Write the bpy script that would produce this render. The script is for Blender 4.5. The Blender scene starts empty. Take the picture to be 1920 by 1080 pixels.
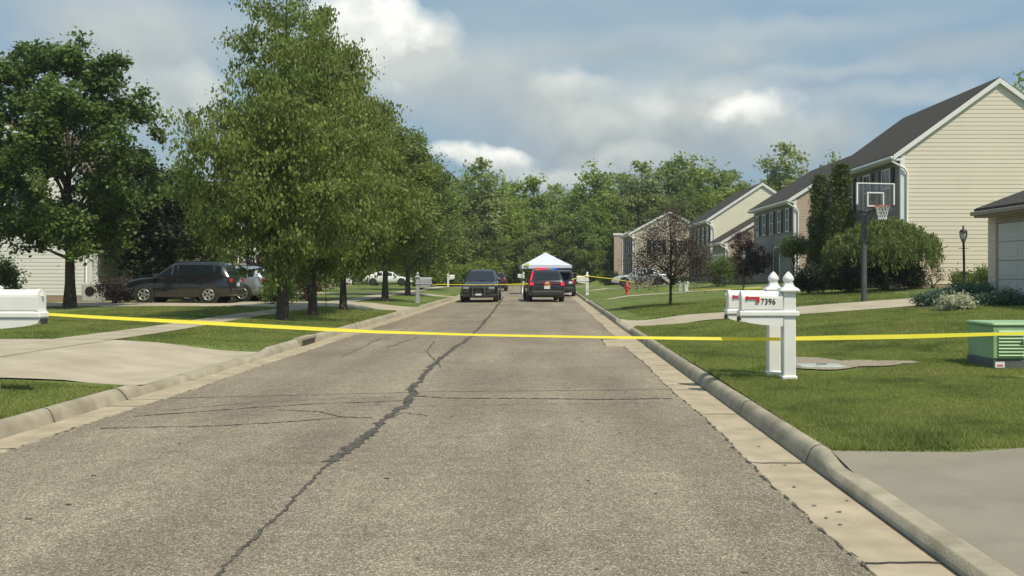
import bpy, math, random
import numpy as np
from mathutils import Vector, Matrix
R = math.radians
C = bpy.context.scene
COL = C.collection
# ------------------------------------------------------------------ camera
F = 1870.0; VX = 1020.0; VY = 509.0; H = 1.7
cd = bpy.data.cameras.new('camera'); cam = bpy.data.objects.new('camera', cd); COL.objects.link(cam)
cam.location = (0, 0, H)
cd.sensor_width = 36.0; cd.lens = 36.0 * F / 1920.0; cd.clip_end = 3000; cd.clip_start = .05
cam.rotation_euler = (R(90), 0, 0); cd.shift_x = -60 / 1920; cd.shift_y = -31 / 1920
C.camera = cam
C.render.resolution_x = 1024; C.render.resolution_y = 576
C.view_settings.view_transform = 'Standard'; C.view_settings.look = 'None'
C.view_settings.exposure = 0.08; C.view_settings.gamma = 1
# ------------------------------------------------------------------ sun
SUN_EL = 57.0
sdx, sdy = 0.66, -0.75                       # horizontal direction towards the sun
n_ = math.hypot(sdx, sdy); sdx /= n_; sdy /= n_
S = Vector((sdx * math.cos(R(SUN_EL)), sdy * math.cos(R(SUN_EL)), math.sin(R(SUN_EL))))
ld = bpy.data.lights.new('sun', 'SUN'); ld.energy = 4.2; ld.angle = R(.6); ld.color = (1, .915, .73)
sun = bpy.data.objects.new('sun', ld); COL.objects.link(sun)
sun.rotation_euler = (-S).to_track_quat('-Z', 'Y').to_euler()
# ------------------------------------------------------------------ world: sky and clouds
W = bpy.data.worlds.new('World'); C.world = W; W.use_nodes = True
nt = W.node_tree; nt.nodes.clear()
def N(t, **k):
    n = nt.nodes.new(t)
    for a, b in k.items(): setattr(n, a, b)
    return n
def L(a, b): nt.links.new(a, b)
def M_(op, a, b=None, c=None, clamp=False):
    n = N('ShaderNodeMath', operation=op); n.use_clamp = clamp
    for i, v in enumerate((a, b, c)):
        if v is None: continue
        if isinstance(v, (int, float)): n.inputs[i].default_value = v
        else: L(v, n.inputs[i])
    return n.outputs[0]
def VM(op, a, b):
    n = N('ShaderNodeVectorMath', operation=op)
    for i, v in enumerate((a, b)):
        if isinstance(v, (tuple, list)): n.inputs[i].default_value = v
        else: L(v, n.inputs[i])
    return n
def mixc(f, a, b):
    n = N('ShaderNodeMix', data_type='RGBA')
    for s, v in ((n.inputs[0], f), (n.inputs[6], a), (n.inputs[7], b)):
        if isinstance(v, (int, float)): s.default_value = v
        elif isinstance(v, tuple): s.default_value = (*v, 1)
        else: L(v, s)
    return n.outputs[2]
out = N('ShaderNodeOutputWorld'); bg = N('ShaderNodeBackground'); bg.inputs[1].default_value = .118
L(bg.outputs[0], out.inputs[0])
sky = N('ShaderNodeTexSky', sky_type='NISHITA'); sky.sun_disc = False
sky.sun_elevation = R(SUN_EL); sky.sun_rotation = math.atan2(sdx, sdy)
sky.air_density = 1.0; sky.dust_density = 1.0; sky.ozone_density = 1.4; sky.altitude = 200
tc = N('ShaderNodeTexCoord'); d0 = tc.outputs['Generated']
def noise(vec, sc, det=6, ro=.55, dist=0):
    n = N('ShaderNodeTexNoise'); n.inputs['Scale'].default_value = sc; n.inputs['Detail'].default_value = det
    n.inputs['Roughness'].default_value = ro; n.inputs['Distortion'].default_value = dist; L(vec, n.inputs['Vector']); return n
# gentle domain warp so that blob edges billow
wn = noise(d0, 13, 7, .52)
wv = VM('SUBTRACT', wn.outputs['Color'], (.5, .5, .5)); wv2 = VM('MULTIPLY', wv.outputs[0], (.085, .085, .05))
dw = VM('ADD', d0, wv2.outputs[0]).outputs[0]
sq = VM('MULTIPLY', d0, (1.0, 1.0, 3.2)).outputs[0]       # flattened layers
col = mixc(.88, sky.outputs[0], (1.5, 2.85, 4.5))
veil = noise(sq, 2.6, 5, .5, .3).outputs['Fac']
vf = M_('MULTIPLY_ADD', veil, 3.0, -.95, clamp=True)
col = mixc(M_('MULTIPLY', vf, .75), col, (3.9, 4.7, 4.75))
# general cloud cover away from the framed part too
gen = noise(sq, 4.2, 8, .56).outputs['Fac']
gf = M_('MULTIPLY_ADD', gen, 6.0, -3.35, clamp=True)
col = mixc(M_('MULTIPLY', gf, .65), col, (4.2, 4.7, 4.6))
shade_n = noise(d0, 16, 8, .6).outputs['Fac']
def blob(px, py, rx, ry, top, bot, amt=1.0, soft=1.0):
    global col
    c = Vector(((px - VX) / F, 1, (VY - py) / F)).normalized()
    v = VM('SUBTRACT', dw, tuple(c)); v = VM('MULTIPLY', v.outputs[0], (F / rx, 3.0, F / ry))
    ln = N('ShaderNodeVectorMath', operation='LENGTH'); L(v.outputs[0], ln.inputs[0])
    f = M_('MULTIPLY_ADD', ln.outputs['Value'], -1.6 * soft, 1.6 * soft + .15, clamp=True)
    f = M_('SMOOTH_MIN', f, 1.0, .2); f = M_('MULTIPLY', f, amt, clamp=True)
    sp = N('ShaderNodeSeparateXYZ'); L(v.outputs[0], sp.inputs[0])
    g = M_('MULTIPLY_ADD', sp.outputs[2], .7, .3); g = M_('ADD', g, M_('MULTIPLY_ADD', shade_n, 3.2, -1.6), clamp=True)
    col = mixc(f, col, mixc(g, bot, top))
W1 = (10.8, 10.7, 9.8); W2 = (6.8, 7.0, 6.6); G1 = (5.2, 5.5, 5.3); G2 = (4.1, 4.45, 4.4); G3 = (3.5, 3.85, 3.9)
blob(250, 70, 170, 110, G1, G2, .85, .8); blob(90, 150, 120, 60, G1, G2, .5, .7)
blob(320, 190, 120, 60, W2, G2, .8, .8); blob(380, 170, 50, 60, W2, G1, .8)
blob(870, 150, 260, 90, G1, G2, .75, .7)
blob(740, 85, 130, 75, W1, G1, 1, 1.3); blob(670, 40, 90, 80, W1, W2, 1, 1.2)
blob(1180, 250, 330, 110, G1, G3, .9, .7); blob(1060, 190, 130, 60, W2, G2, .8, .8)
blob(1330, 190, 150, 45, W2, G2, .8, .8); blob(1420, 212, 85, 42, W1, G1, 1, 1.1)
blob(1500, 260, 130, 60, G1, G3, .8, .8); blob(1370, 100, 95, 26, G1, G2, .6, .7)
blob(1150, 95, 120, 22, G2, G3, .5, .6); blob(1180, 300, 140, 30, W2, G2, .7, .8)
blob(910, 295, 110, 26, W1, G1, 1, 1.1); blob(1040, 330, 120, 30, W2, G1, .9, 1)
blob(1800, 100, 160, 40, (3.9, 4.1, 4.0), G2, .5, .6)
blob(1080, 165, 90, 30, W2, G1, .7, .8); blob(1240, 205, 100, 26, W2, G1, .7, .8); blob(1130, 235, 70, 30, W2, G1, .7, .8)
blob(1400, 60, 340, 26, (4.6, 5.2, 5.3), (4.2, 4.8, 5.0), .6, .6); blob(1700, 180, 260, 22, (4.8, 5.4, 5.4), (4.4, 4.9, 5.0), .6, .6); blob(1500, 140, 200, 18, (4.9, 5.4, 5.4), (4.4, 4.9, 5.0), .6, .6)
blob(540, 60, 160, 40, (4.3, 4.9, 5.0), G2, .5, .6)
L(col, bg.inputs[0])
# ------------------------------------------------------------------ ground shape
BX0, BX1 = -5.74, 2.54             # curb backs
R_OPEN = [(-12, 8.55), (27.6, 33.0), (54.2, 57.2), (76.5, 81.5)]
L_OPEN = [(13.75, 20.3), (39.0, 45.8), (61.0, 65.5)]
def sm(t): t = max(0., min(1., t)); return t * t * (3 - 2 * t)
def inopen(y, ops):
    return max([0.] + [min(1., max(0., min((y - a) / .25 + .5, (b - y) / .25 + .5))) for a, b in ops])
def gz(x, y):
    if y > 89:
        base = .05
    if x >= BX1:
        k = .012 + .058 * sm((y - 8.5) / 19)
        t = x - BX1
        z = .15 + k * min(t, 12.) + .01 * max(0, min(t - 12, 40))
        z += sm((y - 84) / 36) * .5 * sm((x - 4) / 5)
        z += .015 * math.sin(x * .7 + y * .4)
        o = inopen(y, R_OPEN)
        if o > 0: z = z + (.05 - z) * o * (1 - sm(t / 2.2))
    elif x <= BX0:
        t = BX0 - x
        z = .15 + .05 * min(t, 3)
        z += .012 * math.sin(x * .8 + y * .5) * min(1, t)
        o = inopen(y, L_OPEN)
        if o > 0: z = z + (.05 - z) * o * (1 - sm(t / 2.2))
    else:
        z = -.10
        if y > 118: z = .15
    d = math.hypot(x + 1.6, y - 104)
    if d < 14 and y > 90: z = min(z, -.06)
    if y > 116: z = max(z, .15) 
    return z
def at(px, py, z0=None):           # ground point seen at a photo pixel (1920x1080)
    y = 20.
    for _ in range(60):
        x = (px - VX) * y / F
        z = gz(x, y) if z0 is None else z0
        y = .5 * y + .5 * F * (H - z) / (py - VY)
    x = (px - VX) * y / F
    return x, y, (gz(x, y) if z0 is None else z0)
# ------------------------------------------------------------------ materials
def mat(name, rgb, rough=.6, metal=0., var=0., vscale=3., bump=0., bscale=30., spec=.5, emit=None, estr=0, coat=0, rgb2=None, alpha=None, trans=0, island=0., coords='Object', bdist=.01):
    m = bpy.data.materials.new(name); m.use_nodes = True
    t = m.node_tree; p = t.nodes['Principled BSDF']
    p.inputs['Base Color'].default_value = (*rgb, 1); p.inputs['Roughness'].default_value = rough
    p.inputs['Metallic'].default_value = metal; p.inputs['Specular IOR Level'].default_value = spec
    if coat: p.inputs['Coat Weight'].default_value = coat; p.inputs['Coat Roughness'].default_value = .06
    if emit: p.inputs['Emission Color'].default_value = (*emit, 1); p.inputs['Emission Strength'].default_value = estr
    if trans: p.inputs['Transmission Weight'].default_value = trans
    tcn = t.nodes.new('ShaderNodeTexCoord')
    if var or rgb2:
        nz = t.nodes.new('ShaderNodeTexNoise'); nz.inputs['Scale'].default_value = vscale; nz.inputs['Detail'].default_value = 6
        t.links.new(tcn.outputs[coords], nz.inputs['Vector'])
        mx = t.nodes.new('ShaderNodeMix'); mx.data_type = 'RGBA'
        a = rgb if rgb2 else tuple(c * (1 - var) for c in rgb); b = rgb2 if rgb2 else tuple(min(1, c * (1 + var)) for c in rgb)
        mx.inputs[6].default_value = (*a, 1); mx.inputs[7].default_value = (*b, 1)
        mr = t.nodes.new('ShaderNodeMapRange'); mr.inputs[1].default_value = .3; mr.inputs[2].default_value = .7
        t.links.new(nz.outputs['Fac'], mr.inputs[0])
        src = mr.outputs[0]
        if island:
            g = t.nodes.new('ShaderNodeNewGeometry'); ad = t.nodes.new('ShaderNodeMath'); ad.operation = 'MULTIPLY_ADD'
            t.links.new(g.outputs['Random Per Island'], ad.inputs[0]); ad.inputs[1].default_value = island
            ml = t.nodes.new('ShaderNodeMath'); ml.operation = 'MULTIPLY'; ml.inputs[1].default_value = 1 - island
            t.links.new(src, ml.inputs[0]); t.links.new(ml.outputs[0], ad.inputs[2]); src = ad.outputs[0]
        t.links.new(src, mx.inputs[0]); t.links.new(mx.outputs[2], p.inputs['Base Color'])
    if bump:
        nb = t.nodes.new('ShaderNodeTexNoise'); nb.inputs['Scale'].default_value = bscale; nb.inputs['Detail'].default_value = 8
        t.links.new(tcn.outputs[coords], nb.inputs['Vector'])
        bp = t.nodes.new('ShaderNodeBump'); bp.inputs['Strength'].default_value = bump; bp.inputs['Distance'].default_value = bdist
        t.links.new(nb.outputs['Fac'], bp.inputs['Height']); t.links.new(bp.outputs[0], p.inputs['Normal'])
    return m
def leafmat(name, a, b, tr=.35, vscale=1.3):
    m = mat(name, a, rough=.55, rgb2=b, vscale=vscale, island=.5, spec=.35)
    t = m.node_tree; p = t.nodes['Principled BSDF']; o = t.nodes['Material Output']
    src = p.inputs['Base Color'].links[0].from_socket
    tl = t.nodes.new('ShaderNodeBsdfTranslucent'); hs = t.nodes.new('ShaderNodeHueSaturation'); hs.inputs['Value'].default_value = 1.5; hs.inputs['Hue'].default_value = .485
    t.links.new(src, hs.inputs['Color']); t.links.new(hs.outputs[0], tl.inputs[0])
    ms = t.nodes.new('ShaderNodeMixShader'); ms.inputs[0].default_value = tr
    t.links.new(p.outputs[0], ms.inputs[1]); t.links.new(tl.outputs[0], ms.inputs[2]); t.links.new(ms.outputs[0], o.inputs[0])
    return m
def asphalt_mat():
    m = bpy.data.materials.new('asphalt'); m.use_nodes = True; t = m.node_tree; p = t.nodes['Principled BSDF']
    def n(k, **kw):
        x = t.nodes.new(k)
        for a, b in kw.items(): setattr(x, a, b)
        return x
    tcn = n('ShaderNodeTexCoord'); O = tcn.outputs['Object']
    def ns(sc, det=4, ro=.5, vec=O):
        x = n('ShaderNodeTexNoise'); x.inputs['Scale'].default_value = sc; x.inputs['Detail'].default_value = det; x.inputs['Roughness'].default_value = ro
        t.links.new(vec, x.inputs['Vector']); return x.outputs['Fac']
    v = n('ShaderNodeTexVoronoi'); v.inputs['Scale'].default_value = 100; t.links.new(O, v.inputs['Vector'])
    sx = n('ShaderNodeSeparateColor'); t.links.new(v.outputs['Color'], sx.inputs[0])
    cr = n('ShaderNodeValToRGB'); e = cr.color_ramp.elements
    e[0].position = 0; e[0].color = (.125, .106, .080, 1); e[1].position = 1; e[1].color = (.55, .475, .36, 1)
    a = e.new(.45); a.color = (.232, .196, .148, 1); b = e.new(.8); b.color = (.305, .26, .197, 1)
    t.links.new(sx.outputs[0], cr.inputs[0])
    # large wear patches and wheel tracks
    mp = n('ShaderNodeMapping'); mp.inputs['Scale'].default_value = (1.0, .10, 1); t.links.new(O, mp.inputs[0])
    trk = ns(1.1, 4, .5, mp.outputs[0]); big = ns(.35, 5, .6); med = ns(5, 5, .65)
    def mr(s, lo, hi, a_, b_):
        x = n('ShaderNodeMapRange'); x.inputs[1].default_value = lo; x.inputs[2].default_value = hi; x.inputs[3].default_value = a_; x.inputs[4].default_value = b_
        t.links.new(s, x.inputs[0]); return x.outputs[0]
    def mu(a_, b_):
        x = n('ShaderNodeMath', operation='MULTIPLY'); t.links.new(a_, x.inputs[0]); t.links.new(b_, x.inputs[1]); return x.outputs[0]
    f = mu(mu(mr(trk, .32, .68, .80, 1.14), mr(big, .35, .65, .84, 1.10)), mr(med, .3, .7, .86, 1.12))
    mx = n('ShaderNodeMix', data_type='RGBA', blend_type='MULTIPLY'); mx.inputs[0].default_value = 1
    t.links.new(cr.outputs[0], mx.inputs[6])
    cb = n('ShaderNodeCombineColor')
    for i in range(3): t.links.new(f, cb.inputs[i])
    t.links.new(cb.outputs[0], mx.inputs[7]); t.links.new(mx.outputs[2], p.inputs['Base Color'])
    p.inputs['Roughness'].default_value = .85; p.inputs['Specular IOR Level'].default_value = .25
    bp = n('ShaderNodeBump'); bp.inputs['Strength'].default_value = .7; bp.inputs['Distance'].default_value = .006
    t.links.new(v.outputs['Distance'], bp.inputs['Height']); t.links.new(bp.outputs[0], p.inputs['Normal'])
    return m
def ground_mat():
    m = mat('lawn_soil', (.085, .125, .034), rgb2=(.18, .215, .07), vscale=.9, rough=.9, bump=.6, bscale=60, bdist=.03, spec=.1)
    t = m.node_tree; p = t.nodes['Principled BSDF']; src = p.inputs['Base Color'].links[0].from_socket
    nz = t.nodes.new('ShaderNodeTexNoise'); nz.inputs['Scale'].default_value = 14; nz.inputs['Detail'].default_value = 8; nz.inputs['Roughness'].default_value = .7
    tcn = t.nodes.new('ShaderNodeTexCoord'); t.links.new(tcn.outputs['Object'], nz.inputs['Vector'])
    mr = t.nodes.new('ShaderNodeMapRange'); mr.inputs[1].default_value = .3; mr.inputs[2].default_value = .7; mr.inputs[3].default_value = .6; mr.inputs[4].default_value = 1.4
    t.links.new(nz.outputs['Fac'], mr.inputs[0])
    hs = t.nodes.new('ShaderNodeHueSaturation'); t.links.new(src, hs.inputs['Color']); t.links.new(mr.outputs[0], hs.inputs['Value'])
    t.links.new(hs.outputs[0], p.inputs['Base Color']); return m
MT = dict(
    asphalt=asphalt_mat(), ground=ground_mat(),
    crack=mat('tar_crack', (.095, .088, .078), .85, var=.45, vscale=14, bump=.4, bscale=90, spec=.2),
    crackthin=mat('tar_crack_faint', (.125, .115, .097), .85, var=.35, vscale=9, spec=.2),
    gutter=mat('gutter_concrete', (.33, .275, .20), .85, rgb2=(.47, .40, .29), vscale=2.6, bump=.3, bscale=70, spec=.2),
    curb=mat('curb_concrete', (.27, .24, .18), .88, rgb2=(.42, .375, .29), vscale=3.5, bump=.6, bscale=55, spec=.2),
    drive=mat('drive_concrete', (.36, .315, .235), .85, rgb2=(.47, .415, .32), vscale=1.3, bump=.25, bscale=60, spec=.2),
    drivegrey=mat('drive_grey', (.235, .212, .168), .85, rgb2=(.29, .262, .21), vscale=.8, bump=.3, bscale=70, spec=.2),
    dirt=mat('dirt', (.20, .165, .12), .95, rgb2=(.36, .31, .24), vscale=18, bump=.8, bscale=60),
    joint=mat('joint_dark', (.06, .052, .042), .95),
    white=mat('white_vinyl', (.80, .80, .77), .42, var=.05, vscale=4),
    trim=mat('white_trim', (.78, .78, .76), .5, var=.04),
    tanshade=mat('tan_shade_trim', (.30, .255, .20), .6, var=.05),  # trim colour darkened to tan to imitate shade under the garage eave
    cream=mat('cream_siding', (.72, .65, .53), .6, var=.05, vscale=.7),
    yellowside=mat('yellow_siding', (.76, .73, .58), .6, var=.04, vscale=.7),
    tanside=mat('tan_siding', (.47, .375, .30), .6, var=.05, vscale=.7),
    pinkside=mat('pale_siding', (.60, .53, .43), .6, var=.05),
    shadeside=mat('shaded_siding', (.25, .24, .215), .6, var=.05, vscale=.7),  # siding colour darkened to imitate shade on the road-facing walls
    whiteside=mat('white_siding', (.82, .81, .77), .6, var=.04, vscale=.7),
    shingle=mat('shingle', (.045, .041, .037), .9, rgb2=(.085, .077, .07), vscale=9, bump=.7, bscale=35, bdist=.03, spec=.2),
    shinglebrown=mat('shingle_brown', (.10, .075, .06), .9, rgb2=(.16, .12, .10), vscale=9, bump=.7, bscale=35, bdist=.03, spec=.2),
    shutter=mat('shutter_dark', (.035, .03, .045), .6),
    glass=mat('window_glass', (.06, .075, .08), .06, spec=.8, var=.3, vscale=2),
    brick=mat('brick_base', (.34, .24, .17), .85, rgb2=(.42, .33, .25), vscale=14, bump=.5),
    door=mat('door_panel', (.55, .54, .52), .5, var=.05),
    doordark=mat('front_door', (.10, .14, .13), .5, var=.05),
    black=mat('black_metal', (.018, .018, .02), .45),
    pole=mat('hoop_pole', (.07, .085, .09), .5, var=.2),
    alu=mat('aluminium', (.55, .55, .55), .35, metal=.8),
    rim=mat('rim_red', (.55, .10, .05), .5), net=mat('net_white', (.75, .75, .72), .8),
    board=mat('acrylic_board', (.8, .85, .88), .03, trans=.96, spec=.5),
    red=mat('flag_red', (.55, .03, .04), .5), digits=mat('digit_black', (.03, .03, .03), .6),
    tape=leafmat('barrier_tape', (.90, .80, .05), (.95, .86, .08), .45),
    green=mat('transformer_green', (.27, .43, .23), .55, var=.12, vscale=3),
    greendk=mat('plinth_grey', (.10, .11, .11), .85, var=.2),
    sticker=mat('sticker', (.8, .78, .78), .5), stickred=mat('sticker_red', (.6, .12, .15), .5),
    bark=mat('bark', (.055, .043, .032), .9, rgb2=(.12, .095, .07), vscale=9, bump=.8, bscale=25, bdist=.03, spec=.1),
    barkdk=mat('bark_dark', (.03, .024, .022), .9, rgb2=(.06, .05, .042), vscale=9, bump=.6, spec=.1),
    rubber=mat('rubber', (.02, .02, .02), .85), rimsil=mat('alloy', (.58, .55, .48), .3, metal=.8),
    rimdk=mat('steel_rim', (.10, .10, .105), .4, metal=.5),
    pblack=mat('paint_black', (.012, .012, .014), .22, coat=1.0), pgrey=mat('paint_grey', (.34, .37, .40), .25, metal=.5, coat=1.0),
    pred=mat('paint_maroon', (.045, .010, .010), .25, coat=1.0), pwhite=mat('paint_white', (.80, .81, .80), .3, coat=1.0),
    pgold=mat('paint_gold', (.62, .40, .19), .35, coat=.8), psilver=mat('paint_silver', (.62, .64, .66), .3, metal=.4, coat=1.0),
    cglass=mat('car_glass', (.012, .016, .022), .04, spec=.8), plastic=mat('car_trim', (.03, .03, .03), .6),
    chrome=mat('chrome', (.7, .7, .7), .12, metal=1), lens=mat('headlamp_lens', (.28, .29, .29), .12, spec=.8),
    tail=mat('tail_lens', (.50, .012, .02), .2, coat=.6),
    redlit=mat('red_lamp_lit', (.8, .02, .05), .3, emit=(1, .02, .07), estr=.55), bluelit=mat('blue_lamp', (.02, .05, .5), .3, emit=(.05, .12, 1), estr=.5),
    reflection=mat('gold_reflection', (.55, .25, .10), .4), plate=mat('plate', (.7, .72, .75), .4),
    tent=mat('tent_cloth', (.60, .63, .78), .7, var=.03), hivis=mat('hivis', (.65, .85, .05), .6),
    hyd=mat('hydrant_red', (.60, .06, .05), .45, var=.1), ped=mat('pedestal_green', (.45, .52, .42), .6),
    lampglass=mat('lamp_glass', (.55, .58, .58), .1, trans=.6), flagcloth=mat('flag_cloth', (.42, .25, .24), .8, var=.2, vscale=8),
    unit=mat('ac_unit', (.50, .50, .48), .6), grey=mat('shaded_vinyl', (.36, .38, .41), .6, var=.08),  # grey is the white mailbox vinyl with shade put into its colour
    lid=mat('box_lid', (.36, .40, .38), .8, var=.15, vscale=8), mulch=mat('mulch', (.045, .032, .022), .95, rgb2=(.09, .065, .045), vscale=12, bump=.8),
    lf_pear=leafmat('leaf_pear', (.072, .116, .028), (.265, .322, .078)), lf_maple=leafmat('leaf_maple', (.042, .085, .022), (.17, .25, .062), .35),
    lf_wood=leafmat('leaf_wood', (.115, .175, .034), (.31, .41, .085), .4, .35), lf_woodb=leafmat('leaf_wood_pale', (.15, .20, .070), (.36, .42, .16), .4, .35),
    lf_woodd=leafmat('leaf_wood_deep', (.085, .135, .034), (.24, .31, .080), .4, .35),
    lf_purple=leafmat('leaf_purple', (.030, .014, .016), (.085, .030, .036), .2), lf_brown=leafmat('leaf_bronze', (.045, .034, .028), (.13, .095, .075), .25),
    lf_cypress=leafmat('leaf_arborvitae', (.045, .075, .018), (.13, .17, .034), .25, 2.5), lf_shrub=leafmat('leaf_shrub', (.055, .10, .018), (.16, .22, .045), .3, 2.5),
    lf_weep=leafmat('leaf_weeping', (.08, .12, .03), (.21, .26, .08), .3, 2), lf_juniper=leafmat('leaf_juniper', (.05, .10, .065), (.11, .18, .11), .2, 2),
    lf_flower=leafmat('petal_white', (.16, .24, .09), (.72, .70, .56), .3, 6), lf_rose=leafmat('leaf_rose', (.05, .06, .02), (.20, .10, .07), .2, 6),
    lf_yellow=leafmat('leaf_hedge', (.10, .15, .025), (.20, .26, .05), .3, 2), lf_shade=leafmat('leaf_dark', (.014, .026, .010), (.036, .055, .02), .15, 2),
    grass=leafmat('grass_blade', (.17, .215, .052), (.31, .345, .10), .42, .55),
)
hm = bpy.data.materials.new('haze'); hm.use_nodes = True; ht = hm.node_tree; ht.nodes.clear()
ho = ht.nodes.new('ShaderNodeOutputMaterial'); hv = ht.nodes.new('ShaderNodeVolumePrincipled'); hv.inputs['Color'].default_value = (.9, .95, .93, 1)
hv.inputs['Density'].default_value = .0005; hv.inputs['Anisotropy'].default_value = .3; ht.links.new(hv.outputs[0], ho.inputs['Volume']); MT['haze'] = hm
def patchy(m, lo, hi, col_, sc, amt):
    t = m.node_tree; tcn = t.nodes.new('ShaderNodeTexCoord'); nz = t.nodes.new('ShaderNodeTexNoise'); nz.inputs['Scale'].default_value = sc; nz.inputs['Detail'].default_value = 7; nz.inputs['Roughness'].default_value = .62
    t.links.new(tcn.outputs['Object'], nz.inputs['Vector']); mr = t.nodes.new('ShaderNodeMapRange'); mr.inputs[1].default_value = lo; mr.inputs[2].default_value = hi; mr.inputs[4].default_value = amt
    t.links.new(nz.outputs['Fac'], mr.inputs[0])
    for n in list(t.nodes):
        if n.type in ('BSDF_PRINCIPLED', 'BSDF_TRANSLUCENT'):
            so = n.inputs[0]
            if so.links:
                src = so.links[0].from_socket; mx = t.nodes.new('ShaderNodeMix'); mx.data_type = 'RGBA'
                t.links.new(mr.outputs[0], mx.inputs[0]); t.links.new(src, mx.inputs[6]); mx.inputs[7].default_value = (*col_, 1); t.links.new(mx.outputs[2], so)
for k_ in ('grass', 'ground'):
    patchy(MT[k_], .56, .74, (.36, .31, .13), .5, .65); patchy(MT[k_], .50, .64, (.085, .135, .032), .8, .6)
patchy(MT['drivegrey'], .50, .68, (.15, .13, .10), .9, .35); patchy(MT['drive'], .52, .70, (.29, .25, .19), .9, .35)
patchy(MT['asphalt'], .60, .72, (.12, .10, .078), .45, .30)
patchy(MT['gutter'], .56, .70, (.24, .195, .14), 1.6, .5); patchy(MT['curb'], .52, .72, (.18, .155, .115), 1.2, .5)
patchy(MT['cream'], .5, .75, (.58, .53, .43), .35, .4)
patchy(MT['green'], .5, .7, (.30, .40, .27), 4, .5)
# ------------------------------------------------------------------ builders
class MB:
    def __init__(s): s.v = []; s.f = []; s.sm = []
    def add(s, vs, fs, smooth=False):
        n = len(s.v); s.v += [tuple(v) for v in vs]; s.f += [tuple(i + n for i in f) for f in fs]; s.sm += [smooth] * len(fs); return s
    def quad(s, *p): return s.add(p, [tuple(range(len(p)))])
    def box(s, x0, x1, y0, y1, z0, z1, bev=0, T=None):
        vs = [(x, y, z) for x in (x0, x1) for y in (y0, y1) for z in (z0, z1)]
        fs = [(0, 1, 3, 2), (4, 6, 7, 5), (0, 4, 5, 1), (2, 3, 7, 6), (0, 2, 6, 4), (1, 5, 7, 3)]
        if bev:
            b = bev; vs = []
            ring = [(x0 + b, y0), (x1 - b, y0), (x1, y0 + b), (x1, y1 - b), (x1 - b, y1), (x0 + b, y1), (x0, y1 - b), (x0, y0 + b)]
            cx, cy = (x0 + x1) / 2, (y0 + y1) / 2
            lay = [(z0, b), (z0 + b, 0), (z1 - b, 0), (z1, b)]
            for z, q in lay:
                for (x, y) in ring:
                    vs.append((x + (q if x < cx else -q) * .8, y + (q if y < cy else -q) * .8, z))
            fs = [tuple(range(7, -1, -1)), tuple(range(24, 32))]
            for l in range(3):
                for i in range(8): j = (i + 1) % 8; fs.append((l * 8 + i, l * 8 + j, l * 8 + 8 + j, l * 8 + 8 + i))
        if T: vs = [T @ Vector(v) for v in vs]
        return s.add(vs, fs)
    def tube(s, pts, rad, n=8, cap=True, smooth=True):
        pts = [Vector(p) for p in pts]
        if isinstance(rad, (int, float)): rad = [rad] * len(pts)
        vs = []; up = Vector((0, 0, 1))
        for i, p in enumerate(pts):
            d = (pts[min(i + 1, len(pts) - 1)] - pts[max(i - 1, 0)])
            if d.length < 1e-9: d = Vector((0, 0, 1))
            d.normalize(); a = d.cross(Vector((1, 0, 0)) if abs(d.x) < .9 else Vector((0, 1, 0))).normalized(); b = d.cross(a)
            for k in range(n):
                t = 2 * math.pi * k / n; vs.append(p + (a * math.cos(t) + b * math.sin(t)) * rad[i])
        fs = []
        for i in range(len(pts) - 1):
            for k in range(n): j = (k + 1) % n; fs.append((i * n + k, i * n + j, i * n + n + j, i * n + n + k))
        s.add(vs, fs, smooth)
        if cap:
            m = len(s.v) - len(vs); s.f += [tuple(m + k for k in range(n)), tuple(m + (len(pts) - 1) * n + k for k in range(n - 1, -1, -1))]; s.sm += [False, False]
        return s
    def lathe(s, prof, n=16, o=(0, 0, 0), sq=False, smooth=True):      # prof (r,z); sq: square section
        vs = []; fs = []
        if sq: n = 4
        for r, z in prof:
            for k in range(n):
                t = 2 * math.pi * (k + (.5 if sq else 0)) / n; q = r * (math.sqrt(2) if sq else 1)
                vs.append((o[0] + q * math.cos(t), o[1] + q * math.sin(t), o[2] + z))
        for i in range(len(prof) - 1):
            for k in range(n): j = (k + 1) % n; fs.append((i * n + k, i * n + j, i * n + n + j, i * n + n + k))
        fs.append(tuple(range(n - 1, -1, -1))); fs.append(tuple((len(prof) - 1) * n + k for k in range(n)))
        return s.add(vs, fs, smooth and not sq)
    def build(s, name, m, parent=None, world=False):
        me = bpy.data.meshes.new(name); vs = s.v
        if world and parent is not None:
            o = parent
            while o.parent: o = o.parent
            l = o.location; vs = [(a - l.x, b - l.y, c - l.z) for a, b, c in vs]
        me.from_pydata(vs, [], s.f); me.materials.append(MT[m] if isinstance(m, str) else m)
        me.polygons.foreach_set('use_smooth', s.sm); me.update()
        ob = bpy.data.objects.new(name, me); COL.objects.link(ob); ob.parent = parent
        return ob
def thing(name, label, cat, loc=(0, 0, 0), rz=0, group=None):
    o = bpy.data.objects.new(name, None); COL.objects.link(o); o.empty_display_size = .2
    o.location = loc; o.rotation_euler = (0, 0, rz); tag(o, label, cat, group); return o
def tag(o, label=None, cat=None, group=None, kind=None):
    for k, v in (('label', label), ('category', cat), ('group', group), ('kind', kind)):
        if v: o[k] = v
    return o
def struct(o, kind='structure'): o['kind'] = kind; return o
def dup(o, parent=None):
    c = o.copy(); COL.objects.link(c)
    if parent is not None: c.parent = parent
    for ch in list(o.children): dup(ch, c)
    return c
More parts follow.
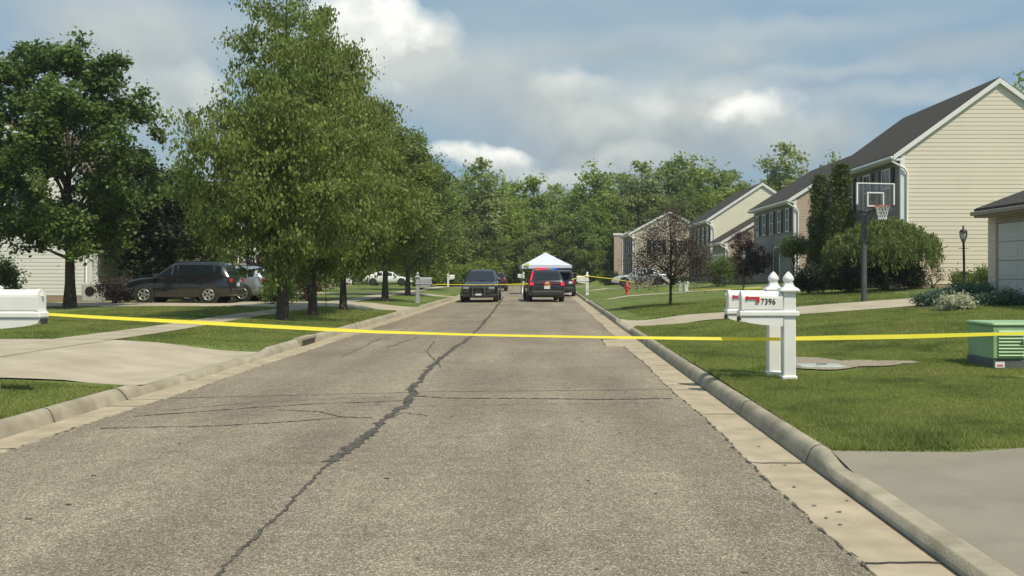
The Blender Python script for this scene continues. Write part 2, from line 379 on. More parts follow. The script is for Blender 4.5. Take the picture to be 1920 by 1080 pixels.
# ------------------------------------------------------------------ setting
def ls(a, b, st): n = max(1, int(round((b - a) / st))); return [a + (b - a) * i / n for i in range(n)]
xs = ls(-400, -60, 20) + ls(-60, -30, 3) + ls(-30, -6, .6) + [-6.1, -5.9, BX0, BX0 + .03] + [-4, -2, 0, 1.5] + [BX1 - .03, BX1, 2.7, 2.95] + ls(3.2, 22, .6) + ls(22, 60, 3) + ls(60, 400, 20) + [400]
ys = ls(-30, 0, 3) + ls(0, 50, .7) + ls(50, 125, 1.5) + ls(125, 200, 8) + ls(200, 900, 50) + [900]
for a, b in R_OPEN + L_OPEN: ys += [a - .13, a + .13, b - .13, b + .13]
ys = sorted(set(round(y, 3) for y in ys)); xs = sorted(set(round(x, 3) for x in xs))
g = MB(); nx = len(xs)
g.add([(x, y, gz(x, y)) for y in ys for x in xs], [(j * nx + i, j * nx + i + 1, j * nx + nx + i + 1, j * nx + nx + i) for j in range(len(ys) - 1) for i in range(nx - 1)])
struct(g.build('ground', 'ground'))
rng = random.Random(5)
AX0, AX1 = -5.06, 1.84
def wob(y, k): return .022 * math.sin(y * .9 + k) + .008 * math.sin(y * 4.3 + k * 2) + .006 * math.sin(y * 11.1 + k * 3) + .006 * math.sin(y * 17.7 + k)
rd = MB(); yy = ls(-20, 60, .25) + ls(60, 100, 2) + [100]
vs = []
for y in yy: vs += [(AX0 + wob(y, 1), y, 0), ((AX0 + AX1) / 2, y, .03), (AX1 + wob(y, 4) + (-.42 if 22.6 < y < 25.2 else 0), y, 0)]
rd.add(vs, [(i * 3 + a, i * 3 + a + 1, i * 3 + a + 4, i * 3 + a + 3) for i in range(len(yy) - 1) for a in (0, 1)])
bc = [(-1.6 + 12 * math.cos(t * math.pi / 24), 104 + 12 * math.sin(t * math.pi / 24), .004) for t in range(48)]
rd.quad(*bc)
struct(rd.build('road', 'asphalt'))
# gutters (concrete pans) with joints
for nm, xa, xb, sgn in (('gutter_left', AX0 - .55, AX0 + .12, -1), ('gutter_right', AX1 - .5, AX1 + .55, 1)):
    m = MB(); yg = ls(-20, 100, .5) + [100]
    v = []
    for y in yg: v += [(xa, y, -.012 if sgn < 0 else -.008), (xb, y, -.008 if sgn < 0 else -.012)]
    m.add(v, [(2 * i, 2 * i + 1, 2 * i + 3, 2 * i + 2) for i in range(len(yg) - 1)])
    struct(m.build(nm, 'gutter'))
# the thin dark joint beside the pans and across them
for nm, ex, side in (('gutter_joints_left', AX0, -1), ('gutter_joints_right', AX1, 1)):
    m = MB()
    for k in range(-2, 26):
        y = 7.75 + 3.05 * k if side > 0 else 9.6 + 3.05 * k
        if side > 0: y -= 1.9
        a, b = (ex - .0, ex + .5) if side > 0 else (ex - .5, ex)
        if side > 0: a += .03
        w = .012 if k < 5 else .02
        pts = [(a + (b - a) * i / 6, y + rng.uniform(-.02, .02)) for i in range(7)]
        for (x0, y0), (x1, y1) in zip(pts, pts[1:]): m.quad((x0, y0 - w, -.004), (x1, y1 - w, -.004), (x1, y1 + w, -.004), (x0, y0 + w, -.004))
    struct(m.build(nm, 'joint'))
# worn ragged strip where the asphalt meets the pan
m = MB()
for ex, k, sg in ((AX1, 4, 1), (AX0, 1, -1)):
    y = 3.
    while y < 60:
        dy = rng.uniform(.015, .06) * (1 + y * .06); w = rng.uniform(.002, .012) * (2.4 if rng.random() < .22 else 1)
        off = -.42 if (sg > 0 and 22.6 < y < 25.2) else 0
        x = ex + wob(y, k) + off; x2 = ex + wob(y + dy, k) + off
        if rng.random() < .85: m.quad((x - w, y, .0075), (x + w * .5, y, .0075), (x2 + w * .7, y + dy, .0075), (x2 - w, y + dy, .0075))
        y += dy
struct(m.build('asphalt_edge_wear', 'crack'))
# curbs
def curb(nm, x_face, sg, ops, y0, y1):
    prof = [(0, -.03), (.03, .06), (.055, .115), (.09, .145), (.13, .152), (.17, .148), (.20, .12), (.21, -.05)]
    m = MB(); yg = ls(y0, y1, .25) + [y1]
    for a, b in ops: yg += [a - .13, a - .05, a + .1, a + .35, b - .35, b - .1, b + .05, b + .13]
    yg = sorted(y for y in set(yg) if y0 <= y <= y1); n = len(prof); v = []
    jit = random.Random(3)
    for y in yg:
        o = 0
        for a, b in ops: o = max(o, sm(min((y - a + .2) / .6, (b - y + .2) / .6)))
        hs_ = 1 - .48 * o; jt = jit.uniform(-.0008, .0008)
        for (a, z) in prof: v.append((x_face + sg * a, y, (z * (1 - o) + min(z * 1.3, .079) * o if z > 0 else z) + (jt if z > .05 else 0)))
    m.add(v, [(i * n + k, i * n + k + 1, i * n + n + k + 1, i * n + n + k) for i in range(len(yg) - 1) for k in range(n - 1)], True)
    m.quad(*v[:n])
    return m
struct(curb('', 2.33, 1, R_OPEN, -12, 92).build('curb_right', 'curb'))
lc = curb('', -5.54, -1, L_OPEN, -12, 92)
struct(lc.build('curb_left', 'curb'))
m = MB()
for k in range(-3, 28):
    for xf, sg, off in ((2.33, 1, 8.9 - 3.05), (-5.54, -1, 11.3)):
        y = off + 3.05 * k
        if inopen(y, R_OPEN if sg > 0 else L_OPEN) > 0 or y < -10: continue
        prof = [(0, -.02), (.03, .06), (.055, .115), (.09, .145), (.13, .152), (.17, .148), (.20, .12)]
        for (a, z), (b, z2) in zip(prof, prof[1:]):
            m.quad((xf + sg * (a - .003), y - .008, z + .004), (xf + sg * (b - .002), y - .008, z2 + .004), (xf + sg * (b - .002), y + .008, z2 + .004), (xf + sg * (a - .003), y + .008, z + .004))
struct(m.build('curb_joints', 'joint'))
# cracks in the road: traced as world polylines on the asphalt
def roadp(px, py):
    z = .02; y = F * (H - z) / (py - VY); return (px - VX) * y / F, y
def crown(x): 
    c = (AX0 + AX1) / 2; return .03 * max(0, 1 - abs(x - c) / ((AX1 - AX0) / 2))
def crackline(m, pts, w, seed, dens=.05, jag=.03, lift=.006):
    r = random.Random(seed); P = [Vector((*roadp(*p), 0)) for p in pts]
    out_ = []
    for a, b in zip(P, P[1:]):
        n = max(2, int((b - a).length / dens))
        for i in range(n): out_.append(a.lerp(b, i / n))
    out_.append(P[-1]); prev = None; j = 0
    for i, p in enumerate(out_):
        j = j * .8 + r.uniform(-jag, jag) * .5
        d = (out_[min(i + 1, len(out_) - 1)] - out_[max(i - 1, 0)]).normalized(); nn = Vector((-d.y, d.x, 0))
        q = p + nn * j; ww = w * r.uniform(.3, 1.5)
        a = q + nn * ww; b = q - nn * ww * r.uniform(.5, 1.1)
        cur = ((a.x, a.y, crown(a.x) + lift), (b.x, b.y, crown(b.x) + lift))
        if prev: m.quad(prev[0], prev[1], cur[1], cur[0])
        prev = cur
m = MB()
crackline(m, [(405, 1085), (440, 1045), (490, 1000), (545, 945), (590, 900), (622, 868)], .0150, 1, .03, .022)
crackline(m, [(622, 868), (660, 842), (690, 818), (712, 795), (745, 772), (768, 752), (776, 742)], 0.0580, 2, .05, .04)
crackline(m, [(776, 742), (768, 732), (790, 718), (796, 700), (822, 676), (850, 655), (885, 632)], 0.0522, 3, .06, .045)
crackline(m, [(885, 632), (905, 608), (925, 585), (938, 565), (945, 556)], 0.0464, 4, .15, .04)
crackline(m, [(776, 744), (840, 748), (1000, 747), (1120, 748), (1262, 745)], 0.0261, 5, .05, .012)
crackline(m, [(735, 782), (760, 776), (800, 782)], .012, 31, .04, .03)
crackline(m, [(828, 690), (800, 660), (815, 640)], .012, 34, .06, .03)
struct(m.build('road_cracks', 'crack'))
m = MB()
crackline(m, [(765, 752), (690, 755), (600, 757), (480, 763), (380, 770), (250, 778)], 0.0232, 6, .05, .02)
crackline(m, [(700, 785), (640, 783), (560, 790), (400, 798), (190, 800)], 0.0217, 7, .05, .02)
crackline(m, [(640, 783), (600, 772), (520, 768)], 0.0174, 17, .05, .02)
crackline(m, [(725, 652), (760, 640), (782, 632)], 0.0203, 8, .1, .04)
crackline(m, [(765, 765), (1000, 757), (1200, 755)], 0.0087, 9, .05, .02)
crackline(m, [(740, 746), (600, 748), (420, 758), (300, 768)], 0.0101, 10, .05, .02)
crackline(m, [(690, 640), (780, 626), (900, 622), (1100, 622)], 0.0116, 11, .1, .03)
crackline(m, [(640, 668), (700, 640), (790, 605)], 0.0145, 12, .1, .03)
for k in range(46):           # small pits and bits on the surface
    x = rng.uniform(-4.8, 1.7); y = rng.uniform(5.5, 14); r = rng.uniform(.008, .03)
    m.quad(*[(x + r * rng.uniform(.5, 1.3) * math.cos(a), y + r * .7 * rng.uniform(.5, 1.3) * math.sin(a), crown(x) + .006) for a in [i * math.pi / 3 for i in range(6)]])
struct(m.build('road_crack_fainter', 'crackthin'))
m = MB()
for k in range(14):           # leaf litter and grit in the pan
    x = rng.uniform(1.95, 2.28); y = rng.uniform(5.6, 12); r = rng.uniform(.008, .022)
    m.quad(*[(x + r * rng.uniform(.5, 1.3) * math.cos(a), y + r * .8 * rng.uniform(.5, 1.3) * math.sin(a), -.003) for a in [i * math.pi / 3 for i in range(6)]])
for k in range(60):
    y = 5 + k * .3; m.quad((2.320, y, -.004), (2.335, y, -.003), (2.335, y + .3, -.003), (2.320, y + .3, -.004))
struct(m.build('gutter_grit', 'joint'))
# paths and driveways, laid on the lawn
def sheet(nm, x0, x1, fy0, fy1, mt_, n=24, ny=6, lift=.022, jx=(), jy=()):
    m = MB(); X = [x0 + (x1 - x0) * i / n for i in range(n + 1)]; X = ([2.49] + X) if x0 > 0 else (X + [-5.70]); n += 1
    v = []
    for j in range(ny + 1):
        for x in X:
            a, b = fy0(x), fy1(x); y = a + (b - a) * j / ny; xq = max(x, BX1) if x > 0 else min(x, BX0); v.append((x, y, gz(xq, y) + lift))
    m.add(v, [(j * (n + 1) + i, j * (n + 1) + i + 1, (j + 1) * (n + 1) + i + 1, (j + 1) * (n + 1) + i) for j in range(ny) for i in range(n)])
    ob = struct(m.build(nm, mt_))
    jm = MB()
    for xj in jx:
        a, b = fy0(xj), fy1(xj)
        for q in range(8):
            y0, y1 = a + (b - a) * q / 8, a + (b - a) * (q + 1) / 8
            jm.quad((xj - .012, y0, gz(xj, y0) + lift + .006), (xj + .012, y0, gz(xj, y0) + lift + .006), (xj + .012, y1, gz(xj, y1) + lift + .006), (xj - .012, y1, gz(xj, y1) + lift + .006))
    if jx: struct(jm.build(nm + '_joints', 'joint'))
    return ob
sheet('driveway_left', -26, -5.76, lambda x: 13.5 + .25 * sm((x + 7.5) / 1.7) , lambda x: 20.15, 'drive', 50, 10, .024, (-8.7, -13))
sheet('driveway_right_near', 2.55, 30, lambda x: -9, lambda x: 8.60 + .05 * math.sin(x * 3), 'drivegrey', 50, 24, .02)
sheet('driveway_right', 2.55, 13.4, lambda x: 28.3 - .8 * (1 - sm((x - 2.5) / 1.5)) + (0 if x < 11.4 else .0), lambda x: 32.2 + .8 * (1 - sm((x - 2.5) / 1.5)), 'drive', 40, 6)
sheet('driveway_right_middle', 2.55, 15, lambda x: 55.0, lambda x: 56.6, 'drive', 30, 3)
sheet('driveway_right_far', 2.55, 20, lambda x: 76.8, lambda x: 81.2, 'drive', 30, 3)
sheet('driveway_left_middle', -22, -5.76, lambda x: 39.4, lambda x: 45.6, 'drive', 40, 6)
sheet('driveway_left_far', -22, -5.76, lambda x: 61.5, lambda x: 65.2, 'drive', 40, 4)
# pavement on the left side, in runs between the driveways
m = MB()
for a, b in ((-20, 13.4), (20.2, 39.3), (45.7, 61.4), (65.3, 92)):
    n = max(2, int((b - a) / .7)); 
    for i in range(n):
        y0, y1 = a + (b - a) * i / n, a + (b - a) * (i + 1) / n
        for x0, x1 in ((-9.95, -9.35), (-9.35, -8.72)):
            q = .024; m.quad((x0, y0, gz(x0, y0) + q), (x1, y0, gz(x1, y0) + q), (x1, y1, gz(x1, y1) + q), (x0, y1, gz(x0, y1) + q))
struct(m.build('sidewalk', 'drive'))
m = MB()
for a, b in ((20.2, 39.3), (45.7, 61.4)):
    y = a + 1.3
    while y < b - .5:
        m.quad(*[(x, yy_, gz(x, yy_) + .03) for x, yy_ in ((-9.94, y - .012), (-8.73, y - .012), (-8.73, y + .012), (-9.94, y + .012))]); y += 1.5
struct(m.build('sidewalk_joints', 'joint'))
# storm inlet in the left curb
t = thing('storm_drain', 'dark storm drain opening in the left curb below the street trees', 'storm drain', (-5.5, 23.4, 0))
b = MB(); b.box(-5.74, -5.50, 22.75, 24.1, .125, .175); b.box(-5.72, -5.52, 22.66, 22.78, -.03, .16); b.box(-5.72, -5.52, 24.02, 24.12, -.03, .16); b.build('hood', 'curb', t, True)
b = MB(); b.box(-5.72, -5.515, 22.79, 24.01, -.02, .122); b.build('opening', 'black', t, True)
# utility lid and dirt patch on the right lawn
x, y, z = at(1548, 690)
t = thing('utility_box_lid', 'flat grey utility lid set in the lawn right of the mailboxes', 'utility lid', (x, y, z))
b = MB(); b.box(-.40, .30, -.10, .38, -.05, .035, .012); b.build('lid', 'lid', t)
b = MB(); b.box(-.44, .34, -.13, .42, -.08, .02); b.build('rim', 'curb', t)
b = MB(); b.box(-.08, .08, .2, .24, .035, .045); b.build('lift_slot', 'black', t)
m = MB(); r = random.Random(8)
for (cx, cy, rx, ry) in ((x - .05, y + .7, .70, 1.15), (x + .75, y + .45, .55, .55), (x + 1.25, y + .5, .38, .3)):
    p = [(cx + rx * r.uniform(.75, 1.1) * math.cos(a), cy + ry * r.uniform(.75, 1.1) * math.sin(a)) for a in [i * math.pi / 9 for i in range(18)]]
    m.quad(*[(a, c, gz(a, c) + .02) for a, c in p])
struct(m.build('bare_soil', 'dirt'))
# ------------------------------------------------------------------ foliage
def leaves_mesh(name, P, size, m, seed=0, aspect=.55, mode='rand', parent=None, up=.3):
    r = np.random.default_rng(seed); n = len(P)
    nrm = r.normal(size=(n, 3)); nrm[:, 2] = np.abs(nrm[:, 2]) + up; nrm /= np.linalg.norm(nrm, axis=1)[:, None]
    a = r.normal(size=(n, 3))
    if mode == 'droop': a = a * .35 + np.array([0, 0, -1.0])
    if mode == 'up': a = a * .4 + np.array([0, 0, 1.0])
    if mode in ('droop', 'up'): 
        nrm = r.normal(size=(n, 3)); nrm[:, 2] *= .4
    a -= nrm * (np.sum(a * nrm, 1) / np.sum(nrm * nrm, 1))[:, None]; a /= np.linalg.norm(a, axis=1)[:, None]
    nrm /= np.linalg.norm(nrm, axis=1)[:, None]
    b = np.cross(nrm, a); s = size * r.uniform(.6, 1.35, n)[:, None]
    V = np.empty((n, 4, 3)); V[:, 0] = P - a * s * .5; V[:, 1] = P + b * s * .5 * aspect - a * s * .05 + nrm * s * .08
    V[:, 2] = P + a * s * .5; V[:, 3] = P - b * s * .5 * aspect - a * s * .05 + nrm * s * .08
    me = bpy.data.meshes.new(name); me.vertices.add(n * 4); me.vertices.foreach_set('co', V.reshape(-1).astype(np.float32))
    me.loops.add(n * 4); me.loops.foreach_set('vertex_index', np.arange(n * 4, dtype=np.int32))
    me.polygons.add(n); me.polygons.foreach_set('loop_start', np.arange(0, n * 4, 4, dtype=np.int32))
    me.update(calc_edges=True); me.materials.append(MT[m])
    ob = bpy.data.objects.new(name, me); COL.objects.link(ob); ob.parent = parent; return ob
def clumps(blobs, ncl, per, sig, seed, hollow=.35, flat=.8):
    """blobs: (cx,cy,cz,rx,ry,rz). returns leaf points gathered in clumps"""
    r = np.random.default_rng(seed); B = np.array(blobs, float); w = (B[:, 3] * B[:, 4] * B[:, 5]) ** (.75); w /= w.sum()
    k = r.choice(len(B), ncl, p=w); d = r.normal(size=(ncl, 3)); d /= np.linalg.norm(d, axis=1)[:, None]
    rad = (hollow + (1 - hollow) * r.uniform(0, 1, ncl) ** .6)[:, None]
    c = B[k, :3] + d * rad * B[k, 3:]
    sg = sig * r.uniform(.5, 1.35, ncl)
    P = np.repeat(c, per, 0) + r.normal(size=(ncl * per, 3)) * np.repeat(sg, per)[:, None] * np.array([1, 1, flat])
    return P, c
def cone_blobs(prof, seed, jit=.25, n=None):
    """prof: list of (z, r). stack of offset blobs giving an uneven outline"""
    r = random.Random(seed); o = []
    for z, rr in prof:
        q = n or max(4, int(4 + rr * 2.2))
        for k in range(q):
            a = 2 * math.pi * (k + r.random()) / q; ro = rr * r.uniform(.45, .92)
            br = rr * r.uniform(.24, .42)
            o.append((ro * math.cos(a), ro * math.sin(a), z + r.uniform(-.4, .4) * jit * 3, br, br, br * r.uniform(.8, 1.2)))
        o.append((0, 0, z, rr * .42, rr * .42, rr * .5))
    return o
def trunk_mesh(h, r0, cl, seed, bark='bark', parent=None, nlimb=14, zlo=1.6, lean=0, name='trunk'):
    r = random.Random(seed); b = MB(); N_ = 8; pts = []
    for i in range(N_ + 1):
        t = i / N_; pts.append((lean * t + .12 * math.sin(t * 3 + seed) * t * h / 8, .1 * math.cos(t * 4 + seed) * t * h / 8, h * t - .08))
    rad = [r0 * (1.35 if i == 0 else 1) * (1 - .88 * i / N_) for i in range(N_ + 1)]
    b.tube(pts, rad, 10)
    if cl is not None and len(cl):
        idx = r.sample(range(len(cl)), min(nlimb, len(cl)))
        for i in idx:
            c = Vector(cl[i]); z0 = max(zlo, c.z * .62 - .2 * r.random()); z0 = min(z0, h * .9); t = z0 / h
            k = min(N_ - 1, int(t * N_)); p0 = Vector(pts[k]).lerp(Vector(pts[k + 1]), t * N_ - k); d = c - p0
            mid = p0 + d * .5 + Vector((0, 0, .08 * d.length)); rr = max(.02, r0 * .42 * (1 - t * .7))
            b.tube([p0, p0.lerp(mid, .5) + Vector((r.uniform(-.1, .1), r.uniform(-.1, .1), 0)), mid, c], [rr, rr * .75, rr * .5, rr * .2], 6)
    return b.build(name, bark, parent)
def tree(name, label, cat, loc, blobs, ncl, per, sig, size, leaf, h, r0, seed, bark='bark', rz=0, group=None, mode='rand', nlimb=14, zlo=1.6, aspect=.55, hollow=.35, lean=0, up=.3):
    t = thing(name, label, cat, loc, rz, group)
    P, c = clumps(blobs, ncl, per, sig, seed, hollow)
    leaves_mesh('crown', P, size, leaf, seed, aspect, mode, t, up)
    trunk_mesh(h, r0, c, seed, bark, t, nlimb, zlo, lean)
    return t
def gp(px, py): x, y, z = at(px, py); return (x, y, z)
def gxy(x, y): return (x, y, gz(x, y) - .02)
# --- left street row
yr = [(1.7, 1.3), (2.2, 1.7), (3.0, 2.4), (4.0, 2.9), (5.0, 2.75), (6.0, 2.35), (7.0, 1.95), (8.0, 1.6), (9.0, 1.2), (10.0, .8)]
tree('street_tree', 'tallest street tree with wide lower boughs, nearest of the row left of the road', 'tree', gxy(-7.7, 29.4),
     cone_blobs(yr, 11) + [(-1.9, 0, 4.4, 1.0, 1.0, 1.0), (-1.7, .4, 3.2, 1.1, 1.0, .8)], 700, 84, .18, .12, 'lf_pear', 9.6, .155, 11, mode='droop', hollow=.2, group='street trees left of the road')
tree('street_tree', 'second street tree from the front, trunk beside the black hook post', 'tree', gxy(-7.7, 33.2),
     cone_blobs([(1.8, 1.2), (2.4, 1.6), (3.4, 2.2), (4.6, 2.5), (6, 2.4), (7.4, 2.1), (8.6, 1.6), (9.8, 1.0), (10.6, .6)], 12), 620, 88, .19, .125, 'lf_pear', 9.8, .13, 12, mode='droop', group='street trees left of the road')
tree('street_tree', 'third street tree from the front, forking trunk above the shaded verge', 'tree', gxy(-7.6, 37.7),
     cone_blobs([(1.8, 1.2), (2.4, 1.6), (3.4, 2.3), (4.6, 2.6), (6, 2.4), (7.4, 1.9), (8.6, 1.3), (9.5, .7)], 13), 640, 90, .21, .14, 'lf_pear', 9.2, .12, 13, mode='droop', group='street trees left of the road')
tree('street_tree', 'street tree standing in front of the white sedan', 'tree', gxy(-7.75, 48.6),
     cone_blobs([(2.5, 1.7), (3.5, 2.4), (4.8, 2.7), (6.2, 2.5), (7.6, 1.9), (8.8, 1.1)], 14), 520, 85, .24, .16, 'lf_pear', 8.8, .15, 14, group='street trees left of the road')
tree('street_tree', 'farther street tree just behind the grey shaded mailbox', 'tree', gxy(-8.2, 60),
     cone_blobs([(2.4, 1.6), (3.6, 2.6), (5, 3.0), (6.6, 2.6), (8.0, 1.8), (9.4, 1.0)], 15), 420, 80, .3, .2, 'lf_maple', 9, .15, 15, group='street trees left of the road')
tree('street_tree', 'farthest street tree of the left row, before the wood', 'tree', gxy(-9.4, 76),
     cone_blobs([(2, 1.8), (3.6, 2.8), (5.2, 3.2), (7, 2.8), (8.8, 2.0), (10, 1.1)], 16), 400, 70, .33, .24, 'lf_pear', 9.4, .16, 16, group='street trees left of the road')
# --- maple on the left
tree('backyard_tree', 'mid green tree filling the gap between the maple and the tallest street tree', 'tree', gxy(-18.5, 51.6),
     cone_blobs([(2.0, 1.9), (3.0, 2.4), (4.2, 2.4), (5.2, 2.0), (6.2, 1.2)], 27), 380, 80, .27, .17, 'lf_woodd', 6.0, .12, 27)
def maple_blobs():
    r = random.Random(29); o = []
    o += [(0, -2.2, 6.6, .8, .7, 1.0), (-.6, -2.0, 5.6, .8, .6, .8), (.5, -1.8, 7.6, .7, .6, .8)]; env = [(3.2, 2.8), (3.8, 3.2), (4.8, 3.5), (6.0, 3.5), (7.2, 3.2), (8.3, 2.6), (9.2, 1.7)]
    for z, rr in env:
        for k in range(9):
            a = 2 * math.pi * (k + r.random()) / 9; q = rr * r.uniform(.35, 1.0); br = r.uniform(.45, .85)
            o.append((q * math.cos(a), q * math.sin(a) * .8, z + r.uniform(-.5, .5), br, br, br * r.uniform(.7, 1.25)))
    for x, z in ((-3.0, 8.7), (-1.5, 9.7), (.2, 9.9), (1.7, 9.5), (3.0, 8.3), (-2.3, 9.3), (1.0, 9.2), (3.3, 7.0)): o.append((x, 0, z, .42, .42, .6))
    return o
tree('maple_tree', 'large dark maple in front of the white-sided house at far left', 'tree', gxy(-18.3, 38.5),
     maple_blobs(),
     720, 85, .185, .15, 'lf_maple', 8.4, .21, 21, nlimb=34, aspect=.85, zlo=2.0, hollow=.3)
tree('maple_tree', 'dark maple at the left edge behind the white mailbox', 'tree', gxy(-23.6, 38.6),
     cone_blobs([(1.6, 1.6), (3, 2.6), (4.6, 3.0), (6.2, 2.8), (7.8, 2.2), (9.2, 1.2)], 22), 480, 95, .26, .17, 'lf_maple', 8.8, .2, 22, nlimb=26, aspect=.85)
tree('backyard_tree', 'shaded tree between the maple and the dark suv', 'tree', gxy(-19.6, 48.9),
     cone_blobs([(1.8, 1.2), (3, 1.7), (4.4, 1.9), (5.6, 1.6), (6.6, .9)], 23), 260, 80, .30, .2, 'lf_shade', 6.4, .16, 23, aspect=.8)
def shrub(name, label, loc, rx, ry, h, leaf, seed, ncl=60, per=60, size=.09, sig=.13, mode='rand', group=None, cat='shrub', stems=5, bark='barkdk', hollow=.5, aspect=.6, z0=.0):
    t = thing(name, label, cat, loc, 0, group); hh = (h - z0) / 2
    bl = [(0, 0, z0 + hh, rx * .8, ry * .8, hh * .85)]; r = random.Random(seed)
    for k in range(6):
        a = k * 1.05 + r.random(); bl.append((rx * .5 * math.cos(a), ry * .5 * math.sin(a), z0 + hh * r.uniform(.6, 1.35), rx * .45, ry * .45, hh * .55))
    P, c = clumps(bl, ncl, per, sig, seed, hollow); P[:, 2] = np.maximum(P[:, 2], .01)
    leaves_mesh('foliage', P, size, leaf, seed, aspect, mode, t)
    b = MB()
    for k in range(stems):
        e = c[k * 3 % len(c)]; b.tube([(r.uniform(-.08, .08) * rx, r.uniform(-.08, .08), -.05), (e[0] * .3, e[1] * .3, e[2] * .45), tuple(e)], [.03, .02, .008], 5)
    b.build('stem', bark, t); return t
shrub('shrub', 'dark green shrubbery along the white siding at left edge', gxy(-24.6, 43.5), 1.9, 1.0, 2.6, 'lf_maple', 31, 130, 70, .12, .2)
shrub('shrub', 'brownish round shrub at the foot of the maple', gxy(-18.9, 43.8), 1.0, .8, 1.25, 'lf_brown', 32, 60, 70, .09, .14)
shrub('red_leaf_shrub', 'dark red shrub behind the grey suv', gxy(-15.5, 55), 1.3, 1.2, 3.0, 'lf_purple', 33, 90, 70, .12, .2)
shrub('red_leaf_shrub', 'small crimson shrub between two street tree trunks', gxy(-10.8, 45.6), .6, .6, 1.9, 'lf_purple', 34, 40, 60, .09, .14)
shrub('shrub', 'light green shrub behind the nearest street tree trunk', gxy(-12.6, 47), .9, .8, 1.7, 'lf_shrub', 35, 60, 70, .09, .15)
shrub('shrub', 'low green shrub by the nearest street tree trunk', gxy(-11.4, 43.2), .9, .7, 1.1, 'lf_shrub', 38, 50, 60, .09, .15)
for i, (px, y, h, w) in enumerate(((600, 72, 2.2, 2.2), (660, 106, 3.2, 2.6), (730, 108, 4, 3.2), (790, 110, 3.2, 3), (850, 114, 3, 3), (905, 117, 3, 3))):
    x = (px - VX) * y / F
    shrub('hedge_bush', ('pale bush left of the white sedan', 'bush behind the tail of the white sedan', 'bush above the roof of the white sedan', 'bush ahead of the white sedan', 'bush behind the far left mailbox', 'bush at the end of the road left of the dark suv')[i], gxy(x, y), w, 1.2, h, 'lf_wood', 40 + i, 90, 50, .22, .3, group='bushes along the far left lawns')
# --- right side planting
tree('purple_leaf_tree', 'small bronze-leaved tree with thin trunk on the right lawn', 'tree', gp(1257, 575),
     [(0, 0, 2.9, 1.1, 1.0, .85), (-.7, 0, 2.2, .85, .8, .7), (.8, .1, 2.2, .85, .8, .7), (-.95, 0, 1.2, .75, .7, .5), (.95, 0, 1.2, .8, .7, .5), (1.1, 0, 1.8, .6, .6, .5), (-1.2, 0, 1.8, .5, .6, .5), (0, 0, 3.6, .55, .5, .45), (.2, 0, 1.6, .8, .8, .5)],
     400, 55, .22, .062, 'lf_brown', 3.6, .065, 51, 'barkdk', nlimb=44, zlo=.9, hollow=.15)
tree('japanese_maple', 'dark burgundy maple before the low garage gable', 'tree', gxy(13.2, 66),
     cone_blobs([(.9, 1.2), (1.7, 1.5), (2.5, 1.3), (3.2, .7)], 52), 130, 90, .2, .11, 'lf_purple', 2.8, .09, 52, 'barkdk', zlo=.5)
shrub('shrub', 'round green shrub beside the burgundy maple', gxy(10.9, 62.5), 1.2, 1.1, 2.1, 'lf_shrub', 53, 110, 70, .09, .17)
tree('topiary_shrub', 'round-topped green shrub on bare stems left of the tall arborvitae', 'shrub', gxy(12.9, 51.5),
     [(0, 0, 2.25, .8, .7, .5), (-.3, 0, 2.0, .6, .6, .45), (.35, 0, 2.1, .6, .6, .45)], 90, 90, .14, .08, 'lf_shrub', 2.1, .05, 54, 'barkdk', zlo=.8)
def cypress(label, loc, h, w, seed):
    pr = [(.4, w), (1.2, w * 1.05), (2.2, w), (3.2, w * .85), (h - 1.0, w * .55), (h - .35, w * .25)]
    bl = []
    for z, rr in pr:
        for k in range(5): a = k * 1.256 + z; bl.append((rr * .35 * math.cos(a), rr * .35 * math.sin(a), z, rr * .62, rr * .62, .8))
    bl.append((0, 0, h - .3, w * .2, w * .2, .35))
    t = thing('arborvitae', label, 'tree', loc, 0, 'arborvitae before the large house'); P, c = clumps(bl, 560, 120, .12, seed, .35, 1.6)
    P[:, 2] = np.clip(P[:, 2], .02, h); leaves_mesh('crown', P, .12, 'lf_cypress', seed, .5, 'up', t)
    trunk_mesh(h * .8, .08, None, seed, 'barkdk', t)
cypress('left of the two tall narrow arborvitae before the large house', gxy(13.9, 50.2), 5.6, .62, 61)
cypress('right of the two tall narrow arborvitae before the large house', gxy(13.4, 45), 5.6, .62, 62)
cypress('short dark arborvitae tucked between the two tall ones', gxy(14.1, 47.6), 3.6, .55, 63)
# weeping tree
wx, wy = 13.6, 39.6; t = thing('weeping_tree', 'low weeping tree with an umbrella crown at the corner of the large house', 'tree', gxy(wx, wy))
r = np.random.default_rng(66); n = 520
a = r.uniform(0, 2 * math.pi, n); rr = np.sqrt(r.uniform(0, 1, n)); hx = rr * np.cos(a) * (2.15 + .3 * np.sin(a * 3)); hy = rr * np.sin(a) * 1.9
hz = 2.75 - .95 * (rr ** 2.2) + r.normal(size=n) * .1
dl = r.uniform(.25, 1.25, n); dl = np.where(rr < .5, dl * .5, dl)
P = []
for i in range(n):
    k = 46; tt = r.uniform(0, 1, k) ** 1.2
    P.append(np.stack([hx[i] * (1 + .06 * tt) + r.normal(size=k) * .07, hy[i] * (1 + .06 * tt) + r.normal(size=k) * .07, hz[i] - tt * dl[i]], 1))
P = np.concatenate(P); leaves_mesh('crown', P, .13, 'lf_weep', 66, .38, 'droop', t)
cc = np.stack([hx * .8, hy * .8, hz - .15], 1); trunk_mesh(2.5, .10, cc, 66, 'barkdk', t, 40, 1.3)
